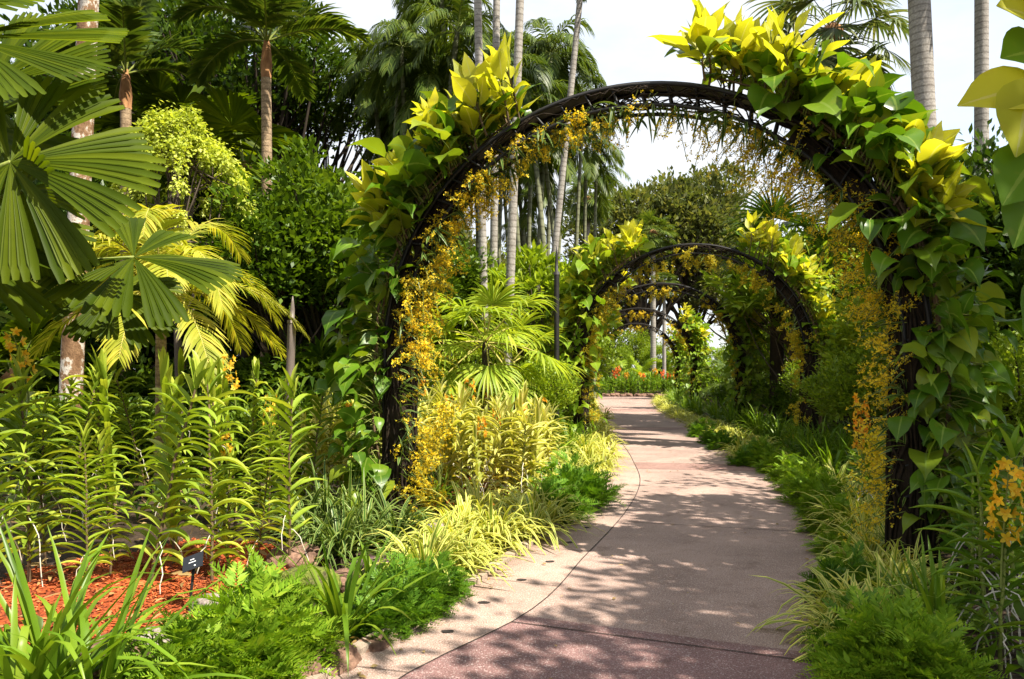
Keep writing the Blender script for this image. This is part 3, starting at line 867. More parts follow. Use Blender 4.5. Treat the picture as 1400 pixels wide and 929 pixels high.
def vine_parts(u0, u1, n_g, n_y, yr, out_w=.42, ysize=.42, gsize=.30, face=0.0, green='vine_leaf', wrap=1.2):
    """large leaved climber from leg base (u0) to the yellow growing end (u1)"""
    st = MB(); lf = MB(); yl = MB(); pt = MB()
    for i in range(6):
        t = np.linspace(u0, u0 + (u1 - u0) * R_(.7, 1.0), 30)
        p, Nn = arch_pt(t, .06)
        ph = R_(0, 6); w = np.linspace(0, R_(4, 9), 30)
        p = p + np.array([0, 1, 0]) * (np.sin(ph + w) * .2)[:, None] + Nn * ((np.cos(ph + w * .7) * .06 + .05))[:, None]
        st.tube(p, np.linspace(.014, .008, 30), 6, cap=False)

    def leaves(mb, t, L, upw, droop, outw, prof, W, roll, fold, wv=.2, base_r=.24):
        n = len(t)
        u = u0 + (u1 - u0) * t
        p, Nn = arch_pt(u, .03)
        y = R_(-base_r, base_r, n)
        a = R_(-1, 1, n) * np.where(t < .62, wrap, 1.2) - face * R_(0, 1.2, n)
        side = np.array([0, 1, 0])
        d = nrm(Nn * np.cos(a)[:, None] * R_(.5, 1.1, n)[:, None] + side * (np.sin(a) * R_(.6, 1.2, n))[:, None] + np.array([0, 0, 1]) * upw[:, None])
        q = p + side * y[:, None]
        hub = q + d * (outw * R_(.10, 1.0, n))[:, None]
        for s, h in zip(q, hub): pt.tube(bez(s, (s + h) / 2 + [0, 0, .05], h, 4), [.006, .005, .0045, .004], 4, cap=False)
        D = nrm(d + rng.normal(0, .42, (n, 3)))
        mb.strips(hub, D, sides(D, rng.normal(0, roll, n)), L, W * L * R_(.8, 1.15, n), prof, droop, fold, dexp=1.0, wav=wv)
    t = R_(0.0, .86, n_g)
    leaves(lf, t, gsize * R_(.4, 1.2, n_g) * (.75 + .45 * t), R_(-.3, .7, n_g) + np.where(t > .6, .4, 0), R_(.9, 2.8, n_g) - np.where(t > .6, .5, 0), out_w, HEART, .34, .7, R_(0, .4, n_g), .22)
    # young growth: shoots standing off the arch, each with a spiral of leaves, oldest and greenest below
    ns = max(6, n_y // 13)
    for sI in range(ns):
        tt = np.clip(1 - ((sI + R_(0, 1)) / ns) ** 1.1 * yr, 0, 1)
        p, Nn = arch_pt(u0 + (u1 - u0) * tt, .02); p = p[0] + np.array([0, R_(-.22, .22), 0])
        a = R_(-1.0, 1.0)
        ax = nrm(Nn[0] * math.cos(a) * R_(.5, 1.0) + np.array([0, math.sin(a) * .8 - face * R_(0, .5), 0]) + np.array([0, 0, R_(.5, 1.3)]))
        Ls = out_w * R_(.15, .95)
        tip = p + ax * Ls + np.array([R_(-.05, .05), R_(-.05, .05), .05])
        st.tube(bez(p, p + ax * Ls * .5 + R_(-.04, .04, 3), tip, 6), np.linspace(.012, .007, 6), 6, cap=False)
        n = int(R_(9, 17)); q = np.linspace(0, 1, n)       # 0 oldest leaf, 1 newest
        A = sides(ax[None])[0]; B = np.cross(A, ax)
        ph = q * n * 2.4 + R_(0, 6)
        rad = A * np.cos(ph)[:, None] + B * np.sin(ph)[:, None]
        open_ = (1.15 - .85 * q + rng.normal(0, .18, n))[:, None]
        d = nrm(ax * np.cos(open_) + rad * np.sin(open_) + np.array([0, 0, .12]))
        base = p + (tip - p) * (.35 + .65 * q)[:, None]
        hub = base + d * R_(.05, .14, n)[:, None] * (ysize / .37)
        for s_, h_ in zip(base, hub): pt.tube(bez(s_, (s_ + h_) / 2 + [0, 0, .01], h_, 4), .005, 4, cap=False)
        L = ysize * R_(.6, 1.1, n) * (1 - .35 * q ** 3) * R_(.75, 1.15)
        S = nrm(np.cross(d, ax) + rng.normal(0, .22, (n, 3)))
        old = (q < .16) if tt > .5 else (q < .42)
        for mb, k in ((yl, ~old), (lf, old)):
            if k.any(): mb.strips(hub[k], d[k], S[k], L[k], L[k] * .25 * R_(.8, 1.2, k.sum()), BROAD, R_(.2, 1.5, k.sum()) * (1.3 - q[k]), R_(.0, .3, k.sum()), dexp=1.3, wav=.22)
    return [('stem', st.mesh('stem', M['brown_stem']), [('petiole', pt.mesh('petiole', M['stem']))]),
            ('green_leaves', lf.mesh('green_leaves', M[green])), ('young_leaves', yl.mesh('young_leaves', M['yellow_leaf']))]


def spray_parts(ranges, N, size, dark=300):
    """tiny yellow orchids hanging in sprays from the inner side of the arch"""
    stm = MB(); fl = MB(); lf = MB()
    for (u0, u1, w, drop) in ranges:
        ns = int(N * w / 22)
        cc = R_(u0, u1, 9); u = np.clip(cc[rng.integers(0, 9, ns)] + rng.normal(0, .022, ns), .02, .98); p, Nn = arch_pt(u, -.20)
        p = p + np.array([0, 1, 0]) * R_(-.22, .22, ns)[:, None] + Nn * R_(-.1, .14, ns)[:, None]
        d = nrm(-Nn * R_(.4, 1.3, ns)[:, None] + rng.normal(0, .5, (ns, 3)) + np.array([0, 0, .15]))
        L = drop * R_(.25, 1.15, ns)
        for i in range(ns):
            q = bez(p[i], p[i] + d[i] * L[i] * .6, p[i] + d[i] * L[i] + [0, 0, -.3 * L[i]], 6)
            stm.tube(q, .003, 3, cap=False)
            m = 22; t = R_(.15, 1.0, m)
            c = np.stack([np.interp(t, np.linspace(0, 1, 6), q[:, j]) for j in range(3)], 1) + rng.normal(0, .022, (m, 3))
            D = nrm(rng.normal(0, 1, (m, 3)))
            S = sides(D, R_(0, 6, m))
            sz = size * R_(.55, .95, m); B_ = np.cross(S, D)
            for k3 in range(3):
                a3 = k3 * 2.094 + .3; dd = nrm(S * math.cos(a3) + B_ * math.sin(a3) + D * .3)
                fl.rhombs(c, dd, nrm(np.cross(dd, D)), sz * (1.25 if k3 == 0 else .8), sz * (.42 if k3 == 0 else .25), .2, .6)
            k_ = rng.integers(0, m, 5)
            for kk in k_:
                o_ = q[min(5, 1 + int(t[kk] * 4.9))]; stm.tube([o_, (o_ + c[kk]) / 2 + [0, 0, .008], c[kk]], .0016, 3, cap=False)
        nl = int(dark * w); u = R_(u0, u1, nl); p, Nn = arch_pt(u, -.18)
        p = p + np.array([0, 1, 0]) * R_(-.2, .2, nl)[:, None]
        D = nrm(-Nn * .7 + rng.normal(0, .6, (nl, 3)))
        lf.strips(p, D, sides(D, R_(-1, 1, nl)), R_(.10, .26, nl), R_(.008, .014, nl), BLADE, R_(.2, 1.2, nl), .3)
    return [('flower_stem', stm.mesh('flower_stem', M['stem'])), ('flowers', fl.mesh('flowers', M['gold_flower'])), ('leaves', lf.mesh('leaves', M['dark_spider']))]


V1L = vine_parts(.02, .405, 460, 400, .40, .50, .37, .32, .7, 'vine_leaf', 1.5)
V1R = vine_parts(.98, .56, 620, 480, .52, .44, .37, .29, 1.0, 'vine_leaf', 1.6)
S1 = spray_parts([(.04, .30, .85, .30), (.28, .50, .6, .16), (.50, .74, .6, .34), (.72, .95, .5, .30)], 5200, .026, 420)
V2L = vine_parts(.02, .41, 520, 560, .72, .72, .36, .32, .3, 'sunlit_vine', 2.5)
V2R = vine_parts(.97, .60, 260, 380, .62, .62, .36, .28, 0, 'sunlit_vine', 1.5)
V3R = vine_parts(.98, .66, 520, 200, .55, .72, .32, .30, .5, 'sunlit_vine', 2.6)
S3 = spray_parts([(.04, .30, .5, .22), (.28, .72, .5, .2), (.70, .95, .3, .22)], 3000, .044, 60)
S2 = spray_parts([(.04, .30, .8, .28), (.28, .72, .8, .24), (.70, .95, .55, .28)], 3000, .040, 120)

for i, (l, r) in enumerate(arches):
    loc, rz, s = arch_pose(l, r)
    thing('garden_arch', ARCH, loc, rz, s, f'black metal hoop arch with ladder rungs over the path, the {WORD[i]} of the five arches', 'arch', 'black garden arches in a row over the path')
    if i == 0:
        thing('climbing_vine', V1L, loc, rz, s, 'large leaved vine on the left leg of the nearest arch, yellow at its top', 'vine', 'climbing vines on the arches')
        thing('climbing_vine', V1R, loc, rz, s, 'vine on the right leg of the nearest arch, huge yellow leaves at its top', 'vine', 'climbing vines on the arches')
        thing('hanging_orchid', S1, loc, rz, s, 'cloud of tiny golden orchids lining the inside of the nearest arch', 'orchid', 'golden orchid sprays on the arches')
    else:
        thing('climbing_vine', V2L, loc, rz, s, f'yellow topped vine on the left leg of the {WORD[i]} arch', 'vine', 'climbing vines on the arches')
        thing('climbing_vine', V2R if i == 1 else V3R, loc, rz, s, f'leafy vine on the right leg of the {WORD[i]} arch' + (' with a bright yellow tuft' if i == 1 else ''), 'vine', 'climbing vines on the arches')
        thing('hanging_orchid', S2 if i == 1 else S3, loc, rz, s, f'golden orchid sprays hanging under the {WORD[i]} arch', 'orchid', 'golden orchid sprays on the arches')

# ------------------------------------------------------------------ PLANTS
class Pool:
    """a few prototypes of one kind, dealt out in turn"""
    def __init__(self, protos): self.p = protos; self.i = 0
    def __call__(self):
        self.i += 1; return self.p[self.i % len(self.p)]


def vz(): return R_(0, 2 * PI)


# ---- orchid bed on the left
O_L = Pool([orchid(1.38, 38, R_(.28, .36), .028, 'orchid_leaf', 2, .12, R_(.08, .22)) for _ in range(9)])
O_fl = Pool([orchid(1.30, 38, .35, .024, 'orchid_leaf', 3, .1, .08, spk=spike(1.15, 1.62, 13, .040, 'yellow_flower', (R_(-.1, .1), R_(-.1, .1)))) for _ in range(3)])
G = 'tall orchids in the left bed'
front = [(-6, 812), (40, 800), (118, 812), (150, 796), (205, 806), (238, 778), (290, 800), (312, 775), (352, 770), (398, 778), (62, 775), (-60, 800)]
for i, (px, py) in enumerate(front):
    g = on_ground(px, py)
    thing('orchid_plant', O_L(), g, R_(-.6, .6) + PI * rng.integers(0, 2), R_(.62, 1.0), 'tall orchid with arching narrow leaves along the front of the left bed', 'orchid', G, (R_(-.12, .12), R_(-.12, .12)))
for i, (px, d) in enumerate([(-40, 6.3), (90, 6.2), (160, 6.4), (225, 6.2), (290, 6.6), (395, 6.6), (425, 6.9), (30, 7.2), (130, 7.3), (200, 7.5), (345, 7.6), (390, 7.8), (-90, 7.2), (240, 7.8), (80, 8.0)]):
    thing('orchid_plant', O_L(), gd(px, d), R_(-.8, .8) + PI * rng.integers(0, 2), R_(.68, 1.02), 'tall narrow leaved orchid standing in the crowd behind the front row of the left bed', 'orchid', G, (R_(-.12, .12), R_(-.12, .12)))
for px, d, s, lab in ((40, 4.75, .98, 'orchid with yellow flowers at its tip at the left edge of the photo'), (322, 6.2, .90, 'orchid with yellow flower head rising above the bed left of the brown post'),
                      (368, 5.9, .72, 'orchid with drooping yellow flowers just left of the brown post foot'), (312, 5.0, .60, 'shorter orchid with small yellow flowers low in the middle of the left bed')):
    thing('orchid_plant', O_fl(), gd(px, d), vz(), s, lab, 'orchid', 'yellow flowered orchids of the left bed')
O_b = Pool([orchid(.95, 30, .30, .024, 'pale_orchid', 3, .15, .10, nstem=3) for _ in range(3)] + [orchid(.95, 28, .30, .024, 'pale_orchid', 2, .15, .1, nstem=2, spk=spike(.8, 1.15, 10, .042, 'orange_flower')) for _ in range(1)])
for px, d in [(432, 7.6), (452, 8.0), (478, 7.8), (500, 8.4), (470, 8.8), (440, 9.0), (515, 7.6)]:
    thing('orchid_plant', O_b(), gd(px, d), vz(), R_(.85, 1.1), 'pale yellow green orchid behind the left leg of the nearest arch', 'orchid', 'pale orchids left of the nearest arch')
# ---- the pale orchid bed seen through the first arch
k = 0
for d in (8.2, 8.9, 9.6, 10.3, 11.0):
    for q in range(7):
        px = 575 + q * 26 + R_(-9, 9) + (d - 8.2) * 5
        k += 1
        thing('orchid_plant', O_b(), gd(px, d + R_(-.25, .25)), vz(), R_(.85, 1.15), 'variegated pale orchid packed in the bed between the first and second arch', 'orchid', 'pale orchids between the first two arches')
# ---- orange orchids at the right
for px, d, s, lab, mt in ((1368, 3.75, 1.0, 'orchid spike of large orange flowers at the right edge of the photo', 'amber_flower'),
                          (1178, 7.3, 1.0, 'orange orchid spike left of the right leg of the nearest arch', 'orange_flower')):
    hh = .92 if d < 5 else .85
    pr = orchid(.75, 18, .36, .022, 'strap_leaf', 5, .2, .10, spk=('flower_spike',) + spike(.42 if d < 5 else .5, 1.08 if d < 5 else 1.25, 30, .042 if d < 5 else .045, mt, (.04, 0), spread=.058)[1:])
    thing('orchid_plant', pr, gd(px, d), vz(), s, lab, 'orchid', 'orange orchids at the right')
def spray_plant(h, ns, nf):
    out = []
    for _ in range(ns):
        st = MB(); fl = MB()
        a = R_(0, 2 * PI); r = R_(.05, .32); z = h * R_(.7, 1.1)
        q = bez([0, 0, 0], [math.cos(a) * r * .3, math.sin(a) * r * .3, z], [math.cos(a) * r, math.sin(a) * r, z * .95], 8); st.tube(q, .003, 4, cap=False)
        t = R_(.35, 1, nf); c = np.stack([np.interp(t, np.linspace(0, 1, 8), q[:, j]) for j in range(3)], 1) + rng.normal(0, .03, (nf, 3))
        D = nrm(rng.normal(0, 1, (nf, 3))); fl.rhombs(c, D, sides(D, R_(0, 6, nf)), .030 * R_(.7, 1.3, nf), .013, .3, .5)
        out.append(('flower_spray', st.mesh('flower_spray', M['stem']), [('flowers', fl.mesh('flowers', M['gold_flower']))]))
    return out + grass_clump(26, .45, .014, 'strap_leaf', (.6, 1.4), (.3, 1.4))


SPR = [spray_plant(.95, 13, 44) for _ in range(2)]
for px, d in ((1215, 6.3), (1228, 6.0), (1205, 7.0), (1222, 6.8), (1235, 5.6)):
    thing('spray_orchid', SPR[int(px) % 2], gd(px, d), vz(), R_(.85, 1.1), 'spray of tiny golden orchids growing against the left side of the right arch leg', 'orchid', 'golden spray orchids by the right arch leg')
for px, d in ((585, 7.6), (600, 7.9), (575, 8.0)):
    thing('spray_orchid', SPR[int(px) % 2], gd(px, d), vz(), R_(.85, 1.1), 'spray of tiny golden orchids just right of the left leg of the nearest arch', 'orchid', 'golden spray orchids by the left arch leg')
O_r = Pool([orchid(.95, 22, .32, .022, 'strap_leaf', 5, .2, .14) for _ in range(3)])
for px, d in ((1345, 3.9), (1385, 4.3), (1400, 4.9), (1330, 4.8), (1370, 5.4), (1340, 6.2), (1395, 6.4), (1420, 4.0)):
    thing('orchid_plant', O_r(), gd(px, d), vz(), R_(.8, 1.05), 'dark green orchid with curling grey roots right of the nearest arch', 'orchid', 'dark orchids right of the nearest arch')

# ---- strap leaved and spider plants
SP = Pool([grass_clump(85, .56, .0145, 'spider_leaf', (.45, 1.45), (1.0, 2.4)) for _ in range(4)])
SPB = Pool([grass_clump(80, .66, .017, 'spider_leaf', (.5, 1.45), (.9, 2.1)) for _ in range(3)])
SPW = Pool([grass_clump(70, .56, .017, 'spider_leaf', (.5, 1.45), (.8, 2.0)) for _ in range(2)])
DSP = Pool([grass_clump(80, .62, .014, 'dark_spider', (.3, 1.4), (.7, 1.8)) for _ in range(3)])
STR = Pool([grass_clump(50, .70, .015, 'strap_leaf', (.65, 1.5), (.25, 1.8), prof=STRAP) for _ in range(3)])
STB = Pool([grass_clump(40, .85, .017, 'strap_leaf', (.55, 1.45), (.2, 1.9), prof=STRAP) for _ in range(2)])


def put(pool, name, pts, label, cat, group, s=(.85, 1.15), pix=True, z=0.0):
    for p in pts:
        g = on_ground(p[0], p[1]) if pix else gd(p[0], p[1])
        k = p[2] if len(p) > 2 else 1
        thing(name, pool(), (g[0], g[1], g[2] + z), vz(), k * R_(*s), label, cat, group)


put(SPB, 'spider_plant', [(640, 735), (672, 752), (700, 745), (728, 738), (655, 712), (690, 716), (722, 716), (750, 722), (625, 760), (600, 775), (580, 800), (636, 785, .8)],
    'yellow striped spider plant in the big clump left of the path beside the nearest arch', 'spider plant', 'spider plants left of the path')
put(SP, 'spider_plant', [(765, 668), (790, 664), (812, 655), (748, 650), (778, 644), (806, 640), (826, 645), (735, 672), (712, 664), (832, 628), (826, 615)],
    'yellow green spider plant spilling over the left path edge before the second arch', 'spider plant', 'spider plants left of the path')
put(SP, 'spider_plant', [(828, 598), (820, 585), (826, 574), (815, 566), (806, 600), (800, 618)], 'small bright spider plant at the left path edge beside the foot of the second arch', 'spider plant', 'spider plants left of the path')
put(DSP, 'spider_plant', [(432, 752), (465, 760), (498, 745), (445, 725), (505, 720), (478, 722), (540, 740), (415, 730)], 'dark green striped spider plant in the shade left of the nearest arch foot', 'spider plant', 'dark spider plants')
put(STR, 'strap_plant', [(468, 872, 1.1)], 'clump of upright strap leaves among rocks by the left kerb', 'plant', None, (1, 1))
put(STR, 'strap_plant', [(508, 812, .62)], 'small strap leaved clump behind the dark ferns at the left kerb', 'plant', None, (1, 1))
put(STB, 'strap_plant', [(72, 960, 1.1), (25, 985, 1.1), (128, 990, 1.0)], 'long bright strap leaves in the lower left corner', 'plant', 'strap plants in the lower left corner', (.95, 1.05))
put(STR, 'strap_plant', [(745, 640), (765, 630), (780, 622), (790, 612), (752, 618), (730, 626), (770, 610)], 'dark green strap leaved clump around the left foot of the second arch', 'plant', 'strap plants by the second arch', (.9, 1.2))
put(SP, 'spider_plant', [(1012, 628, 1.1), (1022, 632, .9)], 'bright yellow striped spider plant standing out on the right path edge', 'spider plant', 'bright pair of spider plants right of the path', (1, 1))
put(SP, 'spider_plant', [(978, 600), (992, 606), (962, 592), (948, 586), (938, 578), (928, 574), (918, 566), (910, 560), (955, 580)], 'spider plant in the far border along the right path edge', 'spider plant', 'spider plants along the far right border')
put(SPW, 'spider_plant', [(1158, 878, 1.0), (1185, 868, 1.0), (1150, 850, .85), (1200, 890, 1.0), (1175, 905, .9)], 'wide leaved yellow striped spider plant hanging over the right path edge in front', 'spider plant', 'front right spider plants', (.95, 1.1))
put(SPW, 'spider_plant', [(1218, 835, 1.1), (1205, 800), (1180, 760), (1165, 738), (1200, 745), (1190, 716), (1165, 705), (1225, 770), (1178, 735), (1172, 715), (1195, 775), (1185, 790), (1240, 815), (1150, 690), (1140, 678), (1208, 722)], 'striped spider plant left of the right foot of the nearest arch', 'spider plant', 'spider plants by the right arch foot')
put(STR, 'strap_plant', [(1290, 905, 1.0), (1265, 880, .9)], 'dark upright strap leaves at the right foot of the nearest arch', 'plant', 'strap plants by the right arch foot', (1, 1))
put(STR, 'strap_plant', [(1150, 640), (1128, 648), (1172, 655), (1105, 634), (1140, 662), (1195, 668), (1085, 622), (1160, 628), (1120, 625), (1215, 650), (1062, 612), (1048, 600), (1185, 632), (1230, 660), (1250, 690), (1218, 690)],
    'green strap leaved clump in the right border between the first two arches', 'plant', 'strap plants of the right border', (.85, 1.15))

# ---- ferns
FB = Pool([fern_mound(.23, .34, 470, 'fern_leaf', .14) for _ in range(3)])
FD = Pool([fern_mound(.24, .26, 430, 'dark_fern', .13) for _ in range(3)])
put(FB, 'fern', [(352, 905, 1.05), (386, 880, .6), (352, 880, .62), (250, 955, .75), (305, 958, .75), (345, 935, .95), (380, 928, .75), (372, 870, .6), (262, 962, .7)], 'bright green feathery fern mound below the black sign', 'fern', 'bright ferns in the left foreground', (.95, 1.1))
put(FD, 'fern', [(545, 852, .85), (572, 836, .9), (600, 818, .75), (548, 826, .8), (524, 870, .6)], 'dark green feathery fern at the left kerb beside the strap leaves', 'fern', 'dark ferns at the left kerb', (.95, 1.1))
put(FD, 'fern', [(780, 695, 1.1), (760, 712, .9), (800, 684, .9)], 'low green fern between spider plants at the left path edge', 'fern', 'ferns at the left path edge', (1.1, 1.3))
put(FB, 'fern', [(1132, 712), (1110, 694), (1142, 735, .85), (1096, 678), (1128, 692, .8), (1080, 662), (1062, 650), (1100, 664, .8), (1046, 640), (1150, 765, .7), (1156, 800, .6)], 'green fern mound bordering the right path edge', 'fern', 'ferns along the right path edge', (.8, .95))
put(FB, 'fern', [(1205, 945, .9), (1240, 960, .95), (1275, 975, .9)], 'green fern mound in the lower right corner', 'fern', 'ferns in the lower right corner', (.9, 1))
put(FD, 'fern', [(1180, 905, .8), (1170, 830, .8), (1035, 632), (1020, 640, .8), (992, 618), (975, 610), (960, 600)], 'dark fern tucked under the spider plants of the right border', 'fern', 'dark ferns of the right border', (.9, 1.1))

# ---- rocks
RK = [(300, 838, .13, 'rock', 'flat topped pale grey rock behind the bright fern'), (446, 915, .14, 'brown_rock', 'brown rock at the left kerb below the strap leaves'),
      (420, 812, .20, 'moss_rock', 'mossy rock at the right end of the mulch bed'), (406, 770, .17, 'brown_rock', 'dark rock above the mossy rock'),
      (512, 792, .17, 'purple_rock', 'large dark purple rock left of the nearest arch foot'), (548, 775, .13, 'purple_rock', 'dark purple rock beside the nearest arch foot'),
      (470, 806, .14, 'brown_rock', 'dark brown rock behind the upright strap leaves'), (212, 880, .10, 'rock', 'small rock at the front rim of the mulch bed'),
      (150, 905, .13, 'brown_rock', 'reddish rock by the lower left strap plants'), (658, 790, .09, 'brown_rock', 'reddish brown rock at the path edge under the spider plants'),
      (600, 730, .16, 'rock', 'pale rock beside the small grey sign'), (512, 895, .09, 'brown_rock', 'small brown rock against the left kerb'), (405, 935, .12, 'brown_rock', 'brown rock at the kerb in the lower left')]
for i, (px, py, s, mt, lab) in enumerate(RK):
    g = on_ground(px, py)
    o = obj('rock', rock(i + 2, mt, s * R_(.9, 1.3), s * R_(.9, 1.2), s * R_(.75, 1)), None, lab); o['category'] = 'rock'
    o.location = (g[0], g[1], g[2] + s * .12); o.rotation_euler = (0, 0, vz()); o['group'] = 'rocks of the left bed'


# ---- signs
def sign(px, py, toppx, toppy, w, h, tilt, lab, grey=False):
    g = on_ground(px, py); d = g[1]
    tx = (toppx - 700) / F * d - g[0]; tz = CAMZ - (toppy - HOR) / F * d - g[2]
    st = MB(); st.tube([[0, 0, -.05], [tx * .5, 0, tz * .5], [tx, .0, tz]], .009, 8)
    ca, sa = math.cos(.75), math.sin(.75)
    r = np.array([math.cos(tilt), 0, math.sin(tilt)]); up = np.array([-math.sin(tilt) * ca, sa, math.cos(tilt) * ca]); nn = np.cross(r, up)
    ax = np.array([r, up, nn])
    c = np.array([tx, -.012, tz + .035])
    pl = MB(); pl.box(c, w, h, .005, ax)
    tx_ = MB()
    zz = nn * .0042
    for dy, ln in ((.16, .20), (-.02, .34)):
        x = -ln / 2
        while x < ln / 2:      # two rows of small letters, too small to read in the photograph
            q = min(R_(.020, .032), ln / 2 - x + .01)
            tx_.box(c + r * (x + q / 2 - .02) * w + up * dy * h + zz, q * w * .8, .055 * h, .002, ax); x += q * 1.1
    tx_.box(c + r * .12 * w - up * .30 * h + zz, .07 * w, .085 * h, .002, ax)
    thing('plant_sign', [('stake', st.mesh('stake', M['black_metal'])), ('plaque', pl.mesh('plaque', M['sign_black'], False), [('lettering', tx_.mesh('lettering', M['sign_white'], False))])], g, 0, 1, lab, 'sign')


sign(258, 840, 265, 776, .128, .10, .36, 'black plant sign on a thin stake in front of the red mulch')
sign(588, 750, 591, 727, .085, .06, -.18, 'small grey black plant sign among spider plants by the nearest arch', True)


# ---- posts
def post(px, d, ytop, ybase_r, rad, lab, dark=False):
    g = gd(px, d); H = CAMZ - (ytop - HOR) / F * d - g[2]
    p = MB(); p.tube(np.array([[0, 0, -.1], [0, 0, H * .5], [0, 0, H * .86]]), [rad, rad, rad], 10)
    cl = MB(); cl.tube(np.array([[0, 0, H * .86], [0, 0, H * .875]]), [rad * 1.15, rad * 1.15], 8)
    nk = MB(); nk.tube(np.array([[0, 0, H * .875], [0, 0, H * .93], [0, 0, H * .97], [0, 0, H]]), [rad * .62, rad * .6, rad * .35, rad * .1], 8)
    mt = 'black_metal' if dark else 'post_paint'
    parts = [('pole', p.mesh('pole', M[mt])), ('collar', cl.mesh('collar', M[mt])), ('finial', nk.mesh('finial', M[mt]))]
    thing('garden_post', parts, g, 0, 1, lab, 'post', None, (0, .035 if not dark else 0))


post(391, 8.2, 405, 0, .046, 'brown painted metal post rising out of the orchids on the left')
post(761, 13.6, 337, 0, .05, 'slim black metal post left of the second arch', True)

# ---- hedges of glossy leaves behind the left bed
H_ = Pool([leafy(ell(.75, .6, .42, .5, .3, 5, -.9), 90, 26, .085, .020, 'mid_leaf', .16, (.35, .03, .1), 'dark_bark', broad=True, stem_name='stem', crown_name='foliage') for _ in range(3)])
put(H_, 'hedge_shrub', [(-60, 9.0), (20, 9.4), (100, 9.2), (180, 9.6), (265, 9.3), (345, 9.6), (425, 9.5), (500, 10.0), (60, 10.6), (150, 10.8), (230, 10.8), (310, 11), (400, 11), (470, 11.2), (-30, 10.6)],
    'low glossy leaved shrub in the hedge behind the left orchid bed', 'shrub', 'hedge shrubs behind the left bed', (.9, 1.25), False)
put(H_, 'hedge_shrub', [(560, 12), (610, 12.3), (660, 12.4), (710, 13), (740, 14)], 'low glossy leaved shrub under the yellow green fan palms', 'shrub', 'shrubs behind the pale orchids', (.9, 1.2), False)
put(H_, 'hedge_shrub', [(1235, 8.2), (1290, 7.6), (1340, 8.2), (1400, 8.0), (1260, 9.5), (1330, 9.8), (1390, 10)], 'low leafy shrub right of and behind the right arch leg', 'shrub', 'shrubs behind the right arch leg', (.7, 1.0), False)
put(H_, 'hedge_shrub', [(1000, 23), (1040, 21), (1080, 19), (1110, 17.5), (1150, 17), (1200, 15), (1060, 25), (985, 29)], 'low leafy shrub in the right border behind the far arches', 'shrub', 'shrubs of the far right border', (.9, 1.3), False)

put(H_, 'hedge_shrub', [(q, 12.6 + .5 * math.sin(q)) for q in range(-120, 560, 62)], 'taller dark hedge shrub closing the gap under the trees on the left', 'shrub', 'tall hedge shrubs under the left trees', (1.6, 2.0), False)
put(H_, 'hedge_shrub', [(q, 33 + 2 * math.sin(q)) for q in range(965, 1240, 34)] + [(q, 22) for q in range(1180, 1480, 50)], 'hedge shrub closing the gap under the trees on the right', 'shrub', 'hedge shrubs under the right trees', (1.6, 2.1), False)
# ---- shrubs and small trees in the middle distance
BUSH = Pool([leafy(ell(1.38, 1.2, .98, 2.28, .45, 9, -.7), 190, 66, .10, .024, 'mid_leaf', .22, (1.6, .07, .2), 'dark_bark', upb=.2, branch_r=.2) for _ in range(3)])
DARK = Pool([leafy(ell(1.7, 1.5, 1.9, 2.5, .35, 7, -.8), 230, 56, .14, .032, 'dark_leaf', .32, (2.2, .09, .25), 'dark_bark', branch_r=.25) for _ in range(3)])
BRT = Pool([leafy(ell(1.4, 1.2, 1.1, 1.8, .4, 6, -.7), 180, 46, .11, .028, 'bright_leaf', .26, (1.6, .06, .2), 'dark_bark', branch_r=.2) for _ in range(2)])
FRAN = Pool([leafy(ell(1.7, 1.5, 1.1, 2.8, .5, 7, -.6), 120, 20, .26, .042, 'bright_leaf', .24, (1.5, .05, .3), 'bark', broad=True, upb=.55, branch_r=.3) for _ in range(2)])
def weeping(n):
    k = rng.integers(0, 22, n); a = k * 2.4; R0 = .35 + .65 * ((k * 7) % 11) / 10; s = R_(.15, 1, n)
    return np.stack([np.cos(a) * R0 * s * 1.25, np.sin(a) * R0 * s * 1.1, 4.1 + .4 * (1 - R0) + .25 * np.sin(s * 2.2) - (1.1 + .9 * np.sin(k * 1.7) ** 2) * (s ** 2.6) * R0 + rng.normal(0, .05, n)], 1)


DROOP = leafy(weeping, 460, 32, .062, .017, 'lime_leaf', .11, (4.1, .05, .15), 'bark', upb=-.3, droopy=.6, branch_r=.12)


def tree(parts, name, px, d, ybase=None, s=1.0, rz=None, lab='', cat='tree', grp=None, tilt=(0, 0)):
    g = gd(px, d); return thing(name, parts, g, vz() if rz is None else rz, s, lab, cat, grp, tilt)


tree(DROOP, 'weeping_tree', 248, 10.6, s=1.10, lab='small tree with drooping pale yellow green leaves on the left', cat='tree')
tree(BUSH(), 'shrub_tree', 378, 11.8, s=1.3, lab='dense small leaved shrub tree right of the slim palm trunk')
tree(BUSH(), 'shrub_tree', 445, 12.2, s=1.5, lab='dense round shrub tree just left of the yellow vine top of the nearest arch')
tree(BUSH(), 'shrub_tree', 520, 14.0, s=1.35, lab='dense shrub tree hidden behind the left leg of the nearest arch')
tree(BUSH(), 'shrub_tree', 590, 15.5, s=1.35, lab='light green shrub tree below the grove of thin palms')
GD = 'dark trees behind the left bed'
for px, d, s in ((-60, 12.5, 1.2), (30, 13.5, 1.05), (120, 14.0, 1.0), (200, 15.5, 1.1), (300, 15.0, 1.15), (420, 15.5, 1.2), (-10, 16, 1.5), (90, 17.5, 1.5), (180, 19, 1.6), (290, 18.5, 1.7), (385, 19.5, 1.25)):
    tree(DARK(), 'dark_tree', px, d, s=s, lab='dark leafy tree in the shaded wall of green behind the left bed', grp=GD)
